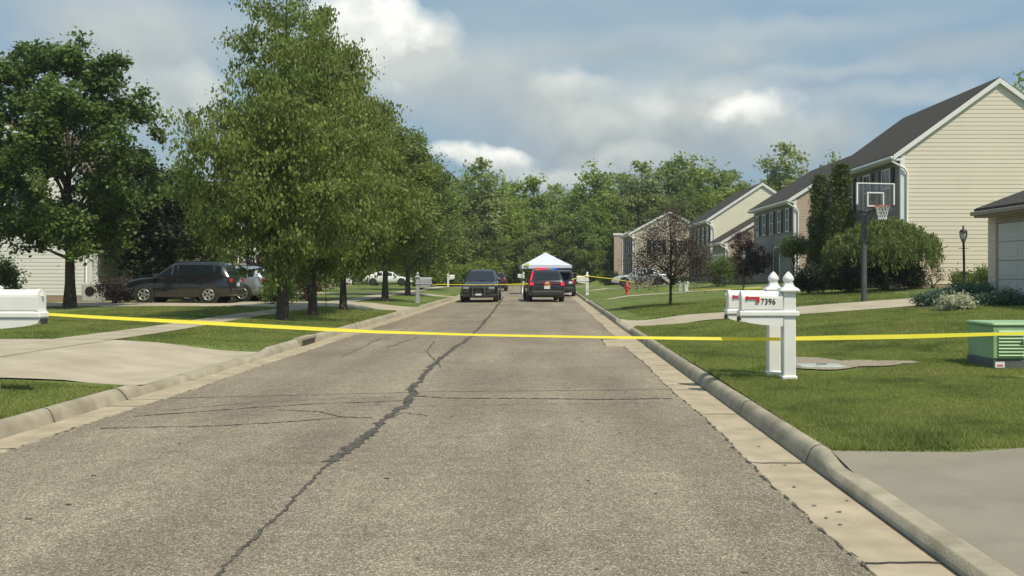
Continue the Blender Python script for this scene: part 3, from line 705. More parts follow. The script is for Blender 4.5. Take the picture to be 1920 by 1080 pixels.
for i, (x, y, w, h, lab) in enumerate(((12.2, 40.3, 1.0, 1.6, 'dark shrub under the left side of the weeping tree'), (13.9, 40.6, 1.1, 1.7, 'dark shrub under the middle of the weeping tree'), (11.2, 42.2, .9, 1.3, 'low dark shrub between the arborvitae and the weeping tree'), (14.6, 39.9, .6, 1.3, 'dark shrub under the right edge of the weeping tree'))):
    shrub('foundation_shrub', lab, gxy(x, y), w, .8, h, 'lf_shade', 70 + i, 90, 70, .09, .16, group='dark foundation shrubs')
shrub('rose_bush', 'thin reddish rose bush against the cream gable', gxy(16.0, 41.0), .5, .3, .95, 'lf_rose', 75, 26, 26, .055, .1)
shrub('fern_clump', 'bushy green fern clump left of the lamp post', gxy(17.1, 40.6), .65, .5, .75, 'lf_weep', 76, 50, 60, .09, .12, 'up')
shrub('fern_clump', 'rust tinged green clump at the garage corner', gxy(13.0 + 3.9, 38.2), .5, .4, .95, 'lf_shrub', 77, 40, 50, .08, .12, 'up')
for i, (px, py, w, h, lf, lab) in enumerate(((1790, 566, .85, .42, 'lf_juniper', 'blue-green juniper spread right of the driveway end'), (1845, 560, .9, .45, 'lf_juniper', 'blue-green juniper between the two white flowering clumps'), (1752, 574, .6, .3, 'lf_juniper', 'lowest juniper at the tip of the bed'),
        (1796, 581, .42, .40, 'lf_flower', 'white flowering clump in front of the juniper'), (1908, 560, .45, .42, 'lf_flower', 'white flowering clump at the right picture edge'), (1880, 572, .8, .3, 'lf_juniper', 'juniper mat below the right flowering clump'))):
    shrub('bed_plant', lab, gp(px, py), w, w * .8, h, lf, 80 + i, 70, 60, .065, .09, cat='plant')
t = thing('planting_bed', 'mulched planting bed under the junipers and white flowers', 'planting bed', gp(1830, 572))
bx, by, bz = t.location; b = MB(); r_ = random.Random(4)
ring = [(bx + 2.3 * math.cos(a) * r_.uniform(.9, 1.05), by + .3 + 1.5 * math.sin(a) * r_.uniform(.9, 1.05)) for a in [i * math.pi / 12 for i in range(24)]]
b.add([(bx, by + .3, gz(bx, by + .3) + .06)] + [(p, q, gz(p, q) - .01) for p, q in ring], [(0, i + 1, (i + 1) % 24 + 1) for i in range(24)], True); b.build('mulch', 'mulch', t, True)
# --- wood closing the street
def wood_proto(name, leaf, seed, prof, ncl, per, sig, size, h, bark='bark'):
    bl = cone_blobs(prof, seed, .5); P, c = clumps(bl, ncl, per, sig, seed, .45)
    return bl, P, c
protos = []
WP = [('lf_wood', 101, [(1.5, 2.4), (3.5, 3.2), (6, 3.8), (8.5, 3.8), (11, 3.0), (13.2, 1.9), (14.6, .9)], 300, 40),
      ('lf_woodb', 102, [(2, 2.0), (4.5, 2.8), (7, 3.2), (10, 3.2), (12.5, 2.4), (14.5, 1.4)], 270, 38),
      ('lf_woodd', 103, [(1, 2.6), (3, 3.6), (5.5, 4.0), (8, 3.7), (10.5, 2.8), (12.5, 1.6)], 300, 40),
      ('lf_wood', 104, [(3, 1.6), (5.5, 2.2), (8, 2.6), (10.5, 2.6), (13, 2.0), (15.5, 1.3), (17, .7)], 260, 38)]
def mk_wood(k):
    leaf, seed, prof, ncl, per = WP[k]
    t = thing('wood_tree', 'x', 'tree', (0, 0, 0)); P, c = clumps(cone_blobs(prof, seed, .6), ncl, per, .5, seed, .4)
    P[:, 2] = np.maximum(P[:, 2], .1); leaves_mesh('crown', P, .44, leaf, seed, .7, 'rand', t)
    trunk_mesh(prof[-1][0] * .95, .24, c, seed, 'bark', t, 22, 2.5); return t
wp = [None] * 4; rw = random.Random(77)
wl = ['broad green tree in the wood beyond the end of the street', 'pale slender tree in the wood beyond the end of the street', 'dense dark green tree in the wood beyond the end of the street', 'tall narrow green tree in the wood beyond the end of the street']
def place_wood(k, px, Y, top, label=None, wide=1.0):
    """top: photo row of the crown top"""
    x = (px - VX) * Y / F; z = gz(x, Y) - .1; hgt = H + (VY - top) * Y / F - z
    if wp[k] is None: wp[k] = mk_wood(k); o = wp[k]
    else: o = dup(wp[k])
    H0 = WP[k][2][-1][0] + WP[k][2][-1][1] * .7; s = hgt / H0
    o.location = (x, Y, z); o.rotation_euler = (0, 0, rw.uniform(0, 6.28)); o.scale = (s * wide, s * wide, s)
    o['label'] = label or wl[k]; o['category'] = 'tree'; o['group'] = ('trees in the wood: ' + ('broad', 'pale', 'dark', 'tall')[k]); return o
for (k, px, Y, top, lab, w) in (
    (0, 1118, 126, 308, 'rounded tree with pale top right above the white tent', 1), (2, 1262, 132, 292, 'dark tree top above the bronze-leaved tree', 1.1), (1, 1205, 128, 303, 'pale silvery tree left of the dark tree top', 1), (0, 1340, 130, 305, 'green tree top above the yellow gable', 1.15),
    (1, 1475, 112, 268, 'tall pale tree standing alone over the roof of the tan-gabled house', .95), (0, 1560, 150, 290, 'small treetop peeking over the large house roof', .8), (1, 900, 122, 300, 'pale tree right of the left street trees', 1), (3, 1000, 135, 318, 'pointed tree above the dark road-end trees', 1),
    (0, 1905, 62, 148, 'treetop behind the ridge of the large house at the right edge', .8)): place_wood(k, px, Y, top, lab, w)
for (k, px, Y, top) in ((2, 860, 120, 360), (0, 940, 128, 335), (3, 965, 132, 328), (2, 905, 121, 400), (1, 1040, 138, 345), (0, 1075, 132, 350), (2, 1000, 124, 395), (0, 955, 122, 385), (2, 1060, 123, 400), (1, 1020, 122, 420), (2, 1090, 122, 390), (0, 1130, 123, 400), (2, 1165, 124, 385), (0, 1190, 135, 335), (1, 1160, 132, 325), (2, 1225, 128, 345), (0, 1300, 134, 298), (2, 1290, 122, 350), (1, 1372, 132, 322), (0, 1330, 122, 350), (2, 1250, 122, 370), (2, 1400, 128, 345), (1, 1440, 136, 335), (0, 1420, 122, 360), (2, 840, 116, 400), (0, 800, 112, 380), (2, 760, 112, 400), (0, 700, 112, 400), (2, 640, 110, 410), (0, 590, 105, 410), (2, 520, 100, 405), (2, 450, 95, 400), (0, 820, 128, 330), (0, 870, 126, 318),
                      (2, 1500, 128, 340), (0, 1530, 135, 335), (2, 930, 119, 430), (2, 985, 120, 430), (2, 380, 95, 390), (2, 300, 95, 390), (2, 200, 95, 380), (2, 100, 95, 380), (0, 0, 95, 370), (2, 1110, 118.5, 440), (2, 1080, 142, 352), (0, 1650, 140, 330), (2, 1800, 140, 320), (2, 1950, 140, 300)): place_wood(k, px, Y, top)
for i, (px, Y, lab) in enumerate(((1135, 112, 'bright clipped hedge bush right of the gold car'), (1158, 110, 'yellow-green hedge bush beside the farthest house'))):
    x = (px - VX) * Y / F; shrub('hedge_bush', lab, gxy(x, Y), 1.1, .9, 2.0, 'lf_yellow', 90 + i, 60, 60, .14, .2)
# ------------------------------------------------------------------ grass on the near lawns
def grass(nm, areas, seed):
    r = np.random.default_rng(seed); Ps = []; Hs = []
    for x0, x1, y0, y1, dens, h in areas:
        n = int((x1 - x0) * (y1 - y0) * dens); x = r.uniform(x0, x1, n); y = r.uniform(y0, y1, n)
        z = np.array([gz(max(a, BX1) if a > 0 else min(a, BX0), b) for a, b in zip(x, y)]); keep = np.ones(n, bool)
        for (cx, cy, rx, ry) in BARE: keep &= ((x - cx) / rx) ** 2 + ((y - cy) / ry) ** 2 > 1 + r.normal(size=n) * .15
        keep &= ~((x < 0) & (y > 13.3) & (y < 20.3)); keep &= ~((x < -8.7) & (x > -9.97))
        keep &= ~((x > 2.5) & (y > 28.1) & (y < 32.4))
        Ps.append(np.stack([x, y, z], 1)[keep]); Hs.append(np.full(keep.sum(), h) * (.7 + .6 * r.random(keep.sum())) * (1 + .5 * (np.sin(x[keep] * 1.3 + y[keep]) * np.sin(y[keep] * .9 - x[keep] * .6))))
    P = np.concatenate(Ps); h = np.concatenate(Hs)[:, None]; n = len(P); a = r.uniform(0, 6.283, n)
    d = np.stack([np.cos(a), np.sin(a), np.zeros(n)], 1); w = .0035 + .006 * (P[:, 1:2] / 30)
    tip = P + np.stack([r.normal(size=n) * .45, r.normal(size=n) * .45, np.ones(n)], 1) * h
    V = np.stack([P - d * w, P + d * w, tip], 1)
    me = bpy.data.meshes.new(nm); me.vertices.add(n * 3); me.vertices.foreach_set('co', V.reshape(-1).astype(np.float32))
    me.loops.add(n * 3); me.loops.foreach_set('vertex_index', np.arange(n * 3, dtype=np.int32))
    me.polygons.add(n); me.polygons.foreach_set('loop_start', np.arange(0, n * 3, 3, dtype=np.int32)); me.update(calc_edges=True)
    me.materials.append(MT['grass']); ob = bpy.data.objects.new(nm, me); COL.objects.link(ob); return tag(ob, nm_lab[nm], 'grass', kind='stuff')
ux, uy, uz = at(1548, 690)
BARE = [(ux - .05, uy + .55, .68, 1.2), (ux + .75, uy + .35, .5, .6), (ux + 1.25, uy + .4, .34, .32)]
nm_lab = {'grass': 'short mown grass of the lawns on both sides of the road'}
grass('grass', [(2.50, 6.5, 8.66, 14, 6500, .034), (2.50, 2.60, 8.62, 27.5, 3500, .05), (-5.78, -5.70, 8, 13.5, 3500, .045), (-5.78, -5.70, 20.4, 38, 1500, .05), (2.56, 9.5, 14, 20, 3400, .036), (2.56, 12, 20, 28, 1500, .042), (3.2, 13, 32.5, 42, 500, .06), (2.6, 6.4, 8.62, 8.9, 2600, .07), (2.9, 3.9, 8.7, 9.4, 1500, .10), (4.5, 5.2, 8.66, 8.9, 1200, .09),
                (-8.7, -5.76, 8, 13.5, 4200, .034), (-16, -5.76, 20.2, 30, 1200, .04), (-16, -5.76, 30, 39, 450, .06), (-16, -10, 8, 13.4, 600, .05)], 9)
# ------------------------------------------------------------------ houses
def lap(b, pt, w_lo, w_hi, z0, z1, step=.175, lip=.014, half=None):
    """clapboards: pt(u,off,z)->world; rows between w_lo(z) and w_hi(z)"""
    n = int((z1 - z0) / step)
    for i in range(n + 1):
        a = z0 + i * step; c = min(z1, a + step)
        if c - a < .01: continue
        la, lb, ha, hb = w_lo(a), w_lo(c), w_hi(a), w_hi(c)
        if ha - la < .02: continue
        b.quad(pt(la, lip, a), pt(ha, lip, a), pt(hb, 0, c), pt(lb, 0, c))
        b.quad(pt(la, 0, a), pt(ha, 0, a), pt(ha, lip, a), pt(la, lip, a))
def house(label, X0, sx, Y0, Y1, zb, ze, depth, rise, side, front, roofm='shingle', ov=.35, wins=(), name='house', cat='house', doors=(), garage=None, group=None, downspout=True, sidewins=(), step=.175, trim='trim'):
    t = thing(name, label, cat, (X0, Y0, zb), 0, group); XM = X0 + sx * depth / 2; X1 = X0 + sx * depth; sl = rise / (depth / 2); ovy = .10
    # walls
    b = MB(); lo = lambda z: 0 if z <= ze else (z - ze) / sl; hi = lambda z: depth if z <= ze else depth - (z - ze) / sl
    lap(b, lambda u, o, z: (X0 + sx * u, Y0 - o, z), lo, hi, zb + .25, ze + rise, step, .011)
    b.build('gable_wall', side, t, True)
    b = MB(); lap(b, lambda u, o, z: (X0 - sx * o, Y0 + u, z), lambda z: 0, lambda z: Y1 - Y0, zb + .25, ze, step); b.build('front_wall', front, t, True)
    b = MB(); b.quad((X1, Y0, zb), (X1, Y1, zb), (X1, Y1, ze), (X1, Y0, ze))
    b.add([(X0, Y1, zb), (X1, Y1, zb), (X1, Y1, ze), (XM, Y1, ze + rise), (X0, Y1, ze)], [(0, 1, 2, 3, 4)]); b.build('rear_wall', front, t, True)
    b = MB(); x0, x1 = sorted((X0, X1)); b.box(x0 + .005, x1 - .005, Y0 + .005, Y1 - .005, zb - .5, zb + .25); b.build('foundation', 'brick', t, True)
    # roof with thickness
    b = MB(); th = .16
    for s_, xa in ((1, X0), (-1, X1)):
        xe = xa - sx * s_ * ov; zl = ze - sl * ov
        for dz in (0,):
            A = [(xe, Y0 - ovy, zl), (XM, Y0 - ovy, ze + rise), (XM, Y1 + ovy, ze + rise), (xe, Y1 + ovy, zl)]
            B_ = [(p[0], p[1], p[2] + th) for p in A]
            b.add(A + B_, [(0, 1, 2, 3), (4, 5, 6, 7), (0, 1, 5, 4), (2, 3, 7, 6), (0, 3, 7, 4)])
    b.build('roof', roofm, t, True)
    # rake boards, both gables
    for s_, xa in ((1, X0), (-1, X1)):
        b = MB(); xe = xa - sx * s_ * (ov + .01); zl = ze - sl * (ov + .01)
        for yy0, yy1 in ((Y0 - ovy - .035, Y0 - ovy - .004),):
            A = [(xe, zl - .1), (XM, ze + rise - .1), (XM, ze + rise + .12), (xe, zl + .12)]
            b.add([(x, yy0, z) for x, z in A] + [(x, yy1, z) for x, z in A], [(0, 1, 2, 3), (7, 6, 5, 4), (0, 4, 5, 1), (3, 2, 6, 7), (0, 3, 7, 4)])
        # soffit return along the gable
        b.quad((xe, Y0 - ovy, zl - .06), (XM, Y0 - ovy, ze + rise - .06), (XM, Y0 + .03, ze + rise - .06), (xe, Y0 + .03, zl - .06))
        b.build('rake_board', trim, t, True)
    # eaves: boxed soffit, fascia with gutter
    for s_, xa in ((1, X0), (-1, X1)):
        b = MB(); d = -sx * s_
        e0, e1 = sorted((xa + d * (ov + .005), xa + d * .03)); b.box(e0, e1, Y0 - ovy + .01, Y1 + ovy, ze - sl * ov - .11, ze - sl * ov - .015)
        b.build('soffit', trim, t, True)
        b = MB(); g0, g1 = sorted((xa + d * (ov + .01), xa + d * (ov + .13))); b.box(g0, g1, Y0 - ovy - .02, Y1 + ovy, ze - sl * ov - .05, ze - sl * ov + .07, .02); b.build('gutter', trim, t, True)
    # corner boards
    b = MB(); c0, c1 = sorted((X0 - sx * .035, X0 + sx * .14)); b.box(c0, c1, Y0 - .035, Y0 + .10, zb + .2, ze - .05)
    b.build('corner_board', trim, t, True)
    if downspout:
        b = MB(); gx = X0 - sx * (ov + .07); zt = ze - sl * ov - .06; wx = X0 + sx * .22
        b.tube([(gx, Y0 - .06, zt), (gx + sx * .02, Y0 - .07, zt - .1), (X0 + sx * .1, Y0 - .12, zt - .38), (wx, Y0 - .09, zt - .55), (wx, Y0 - .09, zt - 1), (wx, Y0 - .09, zb + .1), (wx, Y0 - .25, zb)], .045, 6)
        b.build('downspout', trim, t, True)
    def window(y, z, w, h, sh=True, sidew=False):
        P = (lambda u, o, zz: (X0 - sx * o, y + u, zz)) if not sidew else (lambda u, o, zz: (X0 + sx * (y + u), Y0 - o, zz))
        def pb(b, u0, u1, o0, o1, z0_, z1_):
            a = P(u0, o0, z0_); c = P(u1, o1, z1_); b.box(min(a[0], c[0]), max(a[0], c[0]), min(a[1], c[1]), max(a[1], c[1]), z0_, z1_)
        b = MB(); f = .07
        pb(b, -w / 2 - f, -w / 2, 0, .075, z - f, z + h + f); pb(b, w / 2, w / 2 + f, 0, .075, z - f, z + h + f)
        pb(b, -w / 2, w / 2, 0, .072, z + h, z + h + f); pb(b, -w / 2, w / 2, 0, .085, z - f, z); pb(b, -w / 2, w / 2, .03, .062, z + h / 2 - .03, z + h / 2 + .03)
        pb(b, -.015, .015, .03, .058, z + .0, z + h / 2 - .03); pb(b, -.015, .015, .03, .058, z + h / 2 + .03, z + h)
        fr = b.build('window', trim, t, True); b = MB(); pb(b, -w / 2, w / 2, .03, .045, z, z + h); b.build('pane', 'glass', fr, True)
        if sh:
            for q in (-1, 1):
                b = MB(); u0, u1 = sorted((q * (w / 2 + f + .02), q * (w / 2 + f + .40)))
                pb(b, u0, u1, .02, .065, z - f, z + h + f)
                for k in range(int(h / .11)): pb(b, u0 + .05, u1 - .05, .065, .078, z + k * .11, z + k * .11 + .06)
                b.build('shutter', 'shutter', t, True)
    for (y, z, w, h, sh) in wins: window(y, z, w, h, sh)
    for (y, z, w, h, sh) in sidewins: window(y, z, w, h, sh, True)
    for (y, w) in doors:
        b = MB(); x0, x1 = sorted((X0 - sx * .05, X0)); b.box(x0, x1, y - w / 2 - .12, y + w / 2 + .12, zb + .2, zb + 2.45); fr = b.build('door_frame', trim, t, True)
        b = MB(); x0, x1 = sorted((X0 - sx * .085, X0 - sx * .052)); b.box(x0, x1, y - w / 2, y + w / 2, zb + .22, zb + 2.3); b.build('door', 'doordark', fr, True)
    if garage:
        y0, y1, gh = garage; b = MB(); x0, x1 = sorted((X0 - sx * .06, X0 - sx * .025)); b.box(x0, x1, y0 - .14, y0, zb, zb + gh + .14); b.box(x0, x1, y1, y1 + .14, zb, zb + gh + .14); b.box(x0, x1, y0, y1, zb + gh, zb + gh + .14); b.build('garage_frame', trim, t, True)
        b = MB()
        for k in range(4):
            za = zb + gh * k / 4; zc = zb + gh * (k + 1) / 4 - .02; x0, x1 = sorted((X0 - sx * .045, X0 - sx * .015)); b.box(x0, x1, y0 + .01, y1 - .01, za, zc)
            np_ = 4
            for q in range(np_):
                pa = y0 + (y1 - y0) * (q + .12) / np_; pc = y0 + (y1 - y0) * (q + .88) / np_; x0, x1 = sorted((X0 - sx * .055, X0 - sx * .043)); b.box(x0, x1, pa, pc, za + .1, zc - .1)
        b.build('garage_door', 'door', t, True)
    return t
def rowwins(y0, y1, zs, n, w=.85, h=1.35, sh=True): return [(y0 + (y1 - y0) * (i + .5) / n, z, w, h, sh) for z in zs for i in range(n)]
# R1 the large house
h1 = house('large two-storey house with cream gable and dark roof at right', 15.0, 1, 41.9, 53.0, .92, 6.72, 8.2, 2.98, 'cream', 'shadeside', wins=[(43.6, 4.55, 1.0, 1.55, True), (46.2, 4.55, .9, 1.55, True), (48.8, 4.55, .9, 1.55, True), (51.4, 4.55, .9, 1.55, True), (44.2, 1.8, 1.3, 1.5, True), (51.2, 1.8, 1.3, 1.5, True)], doors=[(47.8, 1.0)])
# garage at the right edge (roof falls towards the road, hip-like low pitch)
house('low garage with grey door and brown-grey roof at the right edge', 13.25, 1, 22.5, 29.75, .95, 3.55, 6.6, 1.25, 'tanside', 'pinkside', ov=.38, garage=(23.6, 29.0, 2.15), name='garage', cat='garage', downspout=False, trim='tanshade')
house('two-storey house with tan gable and a row of shuttered windows', 15.0, 1, 59.8, 71.2, .9, 6.15, 8.2, 2.6, 'tanside', 'shadeside', wins=rowwins(60.2, 71, (4.2,), 5, .8, 1.3) + rowwins(62.5, 70.8, (1.6,), 2, .8, 1.5), doors=[(64, 1.1)])
h3 = house('two-storey house with pale yellow gable beside the tan house', 13.4, 1, 80.0, 92.0, .7, 6.0, 8.2, 2.7, 'yellowside', 'shadeside', wins=rowwins(80.3, 91.6, (4.0, 1.5), 5, .8, 1.3), doors=[(86, 1.1)])
house('single-storey garage wing with white rake in front of the yellow gable', 13.4, 1, 73.6, 79.2, .7, 4.0, 7.4, 2.2, 'tanside', 'shadeside', garage=(74.2, 78.6, 2.2), name='garage', cat='garage')
house('cream house behind the bronze-leaved tree', 8.9, 1, 100.0, 111.5, .75, 5.65, 7.4, 2.0, 'pinkside', 'shadeside', wins=rowwins(100.5, 111, (3.7, 1.3), 4, .8, 1.2), sidewins=[(2.4, 3.6, .9, 1.2, True), (5.0, 3.6, .9, 1.2, True)])
house('farthest house on the right with a dark roof', 8.95, 1, 117.0, 130, .8, 5.9, 8, 1.5, 'shadeside', 'shadeside', wins=rowwins(118, 129, (3.9, 1.4), 4, .8, 1.2))
t = thing('chimney_stack', 'tan chimney on the front of the farthest house', 'chimney', (8.6, 116.2, .7)); b = MB(); b.box(-.45, .35, -.3, .3, 0, 5.2); b.build('shaft', 'tanside', t); b = MB(); b.box(-.55, .45, -.38, .38, 5.2, 5.45); b.build('cap', 'trim', t)
# left houses
house('white-sided house behind the large maple at far left', -21.4, -1, 47.2, 62.0, .32, 6.0, 10.0, 3.2, 'whiteside', 'whiteside', roofm='shinglebrown', wins=rowwins(47.6, 61.5, (3.9,), 6, .8, 1.3) + rowwins(52, 61.5, (1.3,), 4, .8, 1.5), doors=[(58.6, 1.0)], garage=(47.8, 51.6, 2.2), sidewins=[(3.0, 4.0, .9, 1.3, True), (7.0, 4.0, .9, 1.3, True)])
t = thing('porch', 'white porch posts and roof behind the black suv', 'porch', (-20.9, 56, .3)); 
for k in range(4):
    b = MB(); b.box(-21.36 + 1.0, -21.2 + 1.0, 52.8 + k * 2.4, 52.96 + k * 2.4, .3, 2.75); b.build('post', 'trim', t, True)
b = MB(); b.box(-21.3, -20.1, 52.5, 60.4, 2.75, 2.95); b.build('porch_roof', 'trim', t, True)
house('cream house glimpsed behind the grey suv', -20.0, -1, 66.0, 77.0, .32, 5.6, 8.2, 2.4, 'pinkside', 'whiteside', roofm='shinglebrown', wins=rowwins(66.5, 76.5, (1.3, 3.8), 4, .8, 1.4), doors=[(71.5, 1.0)])
house('pale house glimpsed between the left street tree trunks', -18.3, -1, 84.0, 95.0, .32, 5.4, 8.2, 2.4, 'tanside', 'whiteside', wins=rowwins(84.5, 94.5, (1.3, 3.8), 4, .8, 1.4), doors=[(89.5, 1.0)])
t = thing('air_conditioner', 'outdoor air conditioning unit at the corner of the white-sided house', 'air conditioner', (-21.0, 46.5, .3)); b = MB(); b.box(-.4, .4, -.38, .38, 0, .85, .04); b.build('casing', 'unit', t)
b = MB(); b.tube([(0, -.385, .48), (0, -.40, .48)], .22, 20); b.build('fan', 'black', t)
# ------------------------------------------------------------------ mailboxes
def text_mesh(s, size, m, parent, loc, rx=math.pi / 2, name='house_number', rz=0):
    cu = bpy.data.curves.new(name, 'FONT'); cu.body = s; cu.size = size; cu.extrude = .002; cu.space_character = 1.05; cu.offset = .0015
    o = bpy.data.objects.new('tmp', cu); COL.objects.link(o); dg = bpy.context.evaluated_depsgraph_get(); me = bpy.data.meshes.new_from_object(o.evaluated_get(dg))
    bpy.data.objects.remove(o); me.materials.clear(); me.materials.append(MT[m]); ob = bpy.data.objects.new(name, me); COL.objects.link(ob)
    me.transform(Matrix.Translation(loc) @ Matrix.Rotation(rz, 4, 'Z') @ Matrix.Rotation(rx, 4, 'X') @ Matrix.Diagonal((.86, 1, 1, 1))); ob.parent = parent; return ob
def mailbox(label, loc, rz=0, num=None, flag=True, group='white post mailboxes along the curb', m='white', lean=0):
    t = thing('mailbox', label, 'mailbox', loc, rz, group)
    b = MB(); b.box(-.087, .087, -.087, .087, -.05, 1.24, .012); b.box(-.105, .105, -.105, .105, -.04, .07, .012); b.build('post', m, t)
    b = MB(); b.lathe([(.13, 1.24), (.13, 1.262), (.105, 1.285), (.075, 1.30), (.058, 1.33), (.055, 1.36)], sq=True)
    b.lathe([(.045, 1.355), (.062, 1.37), (.078, 1.395), (.08, 1.42), (.068, 1.445), (.045, 1.475), (.018, 1.505), (.002, 1.515)], 12); b.build('finial', m, t)
    b = MB(); b.box(-.70, .13, -.115, .115, .895, .965, .012); b.box(-.68, -.08, -.10, .10, .965, .985); b.build('arm', m, t)
    # curved brace / newspaper tray below the arm
    b = MB(); pr = [(-.69, .89), (-.66, .83), (-.55, .80), (-.35, .775), (-.1, .755), (-.09, .89)]
    for y0, y1 in ((-.095, .095),):
        n = len(pr); b.add([(x, y0, z) for x, z in pr] + [(x, y1, z) for x, z in pr], [tuple(range(n)), tuple(range(2 * n - 1, n - 1, -1))] + [(i, (i + 1) % n, n + (i + 1) % n, n + i) for i in range(n)])
    b.build('paper_tray', m, t)
    b = MB(); b.box(-.704, -.69, -.07, .07, .82, .885); b.build('tray_slot', 'plastic', t)
    # box body: arched loft
    b = MB(); n = 10; ring = [(-.10, .99), (.10, .99)] + [(.10 * math.cos(a), 1.145 + .095 * math.sin(a)) for a in [math.pi * i / n for i in range(n + 1)]]
    for x0, x1, g in ((-.64, -.10, 1.0),):
        k = len(ring); b.add([(x0, y, z) for y, z in ring] + [(x1, y, z) for y, z in ring], [tuple(range(k)), tuple(range(2 * k - 1, k - 1, -1))] + [(i, (i + 1) % k, k + (i + 1) % k, k + i) for i in range(k)])
    bx_ = b.build('box', m, t)
    b = MB(); k = len(ring); rg = [(y * 1.06, 1.09 + (z - 1.09) * 1.05) for y, z in ring]
    b.add([(-.668, y, z) for y, z in rg] + [(-.625, y, z) for y, z in rg], [tuple(range(k)), tuple(range(2 * k - 1, k - 1, -1))] + [(i, (i + 1) % k, k + (i + 1) % k, k + i) for i in range(k)])
    b.box(-.70, -.665, -.02, .02, 1.16, 1.2); b.build('box_door', m, bx_)
    if flag:
        b = MB(); b.box(-.60, -.44, -.118, -.106, 1.135, 1.165); b.box(-.47, -.425, -.119, -.105, 1.085, 1.165); b.box(-.61, -.585, -.12, -.10, 1.125, 1.175); b.build('flag', 'red', bx_)
    if num: text_mesh(num, .115, 'digits', bx_, Vector((-.405, -.104, 1.06)))
    return t
fx, fy, fz = at(1478, 713); m1 = mailbox('near right white mailbox numbered 7396 with a red flag', (fx, fy, fz), 0, '7396')
bx2, by2, bz2 = at(1450, 704); mailbox('white mailbox just behind the one numbered 7396', (bx2, by2, bz2), 0)
mailbox('white mailbox cut by the left edge of the photo', (-6.81, 12.2, gz(-6.8, 12.2) + .03), math.pi, flag=False)
mx, my, mz = at(783, 568); mailbox('white mailbox toned grey for shade on the left verge past the street trees', (mx, my, mz), math.pi, flag=False, m='grey')
mailbox('small white mailbox by the end of the left verge', (-10.0, 104, .1), math.pi, flag=False)
mailbox('small white mailbox between the two black suvs at the road end', (-2.4, 117.5, .15), 0, flag=False)
x, y, z = at(1101, 553); mailbox('white mailbox on the right verge beside the parked dark suv', (x, y, z), R(-6), flag=False)
# ------------------------------------------------------------------ barrier tape
def ribbon(m, P, W, tw, n=12):
    pts = []
    for i in range(len(P) - 1):
        for k in range(n): pts.append((Vector(P[i]).lerp(Vector(P[i + 1]), k / n), W[i] + (W[i + 1] - W[i]) * k / n, tw[i] + (tw[i + 1] - tw[i]) * k / n))
    pts.append((Vector(P[-1]), W[-1], tw[-1])); v = []
    for i, (p, w, a) in enumerate(pts):
        d = (pts[min(i + 1, len(pts) - 1)][0] - pts[max(0, i - 1)][0]).normalized(); s_ = d.cross(Vector((0, 0, 1))).normalized()
        q = Vector((0, 0, 1)) * math.cos(a) + s_ * math.sin(a); v += [p + q * w / 2, p - q * w / 2]
    m.add(v, [(2 * i, 2 * i + 1, 2 * i + 3, 2 * i + 2) for i in range(len(pts) - 1)], True)
def scr(px, py, Y): return ((px - VX) * Y / F, Y, H + (VY - py) * Y / F)
m = MB()
P = [scr(-260, 577, 12.3), scr(0, 585, 12.45), scr(70, 588, 12.48)] + [scr(a, b, 12.5 + (fy + .28 - 12.5) * (a - 70) / (1455 - 70)) for a, b in ((170, 594), (300, 601), (450, 609), (600, 617), (700, 622), (900, 628), (1110, 632), (1300, 634.5), (1400, 635.5), (1478, 636))]
Wd = [.04, .04, .04, .045, .05, .054, .054, .048, .044, .044, .05, .052, .052]; tw = [-.9, -.9, -.7, -.6, -.55, -.5, -.5, -.7, -.95, -.85, -.6, -.6, -.5]
ribbon(m, P, Wd, tw)
ribbon(m, [scr(1478, 635, fy + .28), scr(1560, 633.5, fy + .2), scr(1700, 631, fy), scr(1840, 627, fy - .3), scr(1925, 625, fy - .5), scr(2300, 616, fy - 1.0)], [.062, .07, .07, .06, .05, .06], [-.6, -.5, -.6, -.7, -.8, -.5])
tag(m.build('barrier_tape', 'tape'), 'yellow barrier tape strung across the road in the foreground', 'barrier tape')
m = MB(); ribbon(m, [scr(783, 540, my - .15), scr(820, 533, 51), scr(892, 534, 51.6), scr(960, 533, 52)], [.032] * 4, [0, -.3, -.1, -.3]); ribbon(m, [scr(960, 533, 52), scr(990, 532, 53.2)], [.07] * 2, [.3, .2])
tag(m.build('barrier_tape', 'tape'), 'thin tape passing in front of the left black suv', 'barrier tape')
m = MB(); ribbon(m, [scr(1072, 524, 63), scr(1098, 517, 63.6), scr(1150, 523, 66), scr(1192, 530, 69), scr(1240, 541, 64), scr(1300, 543, 60), scr(1394, 541, 52)], [.045] * 7, [0, -.2, -.5, -.2, -.3, -.1, -.3])
tag(m.build('barrier_tape', 'tape'), 'thin tape from the right verge mailbox across the lawns', 'barrier tape')
m = MB(); ribbon(m, [scr(1394, 541, 52), scr(1440, 540, 47), scr(1480, 541, 44)], [.06] * 3, [0, .2, .5]); tag(m.build('barrier_tape', 'tape'), 'short run of tape right of the slim dark lamp post', 'barrier tape')
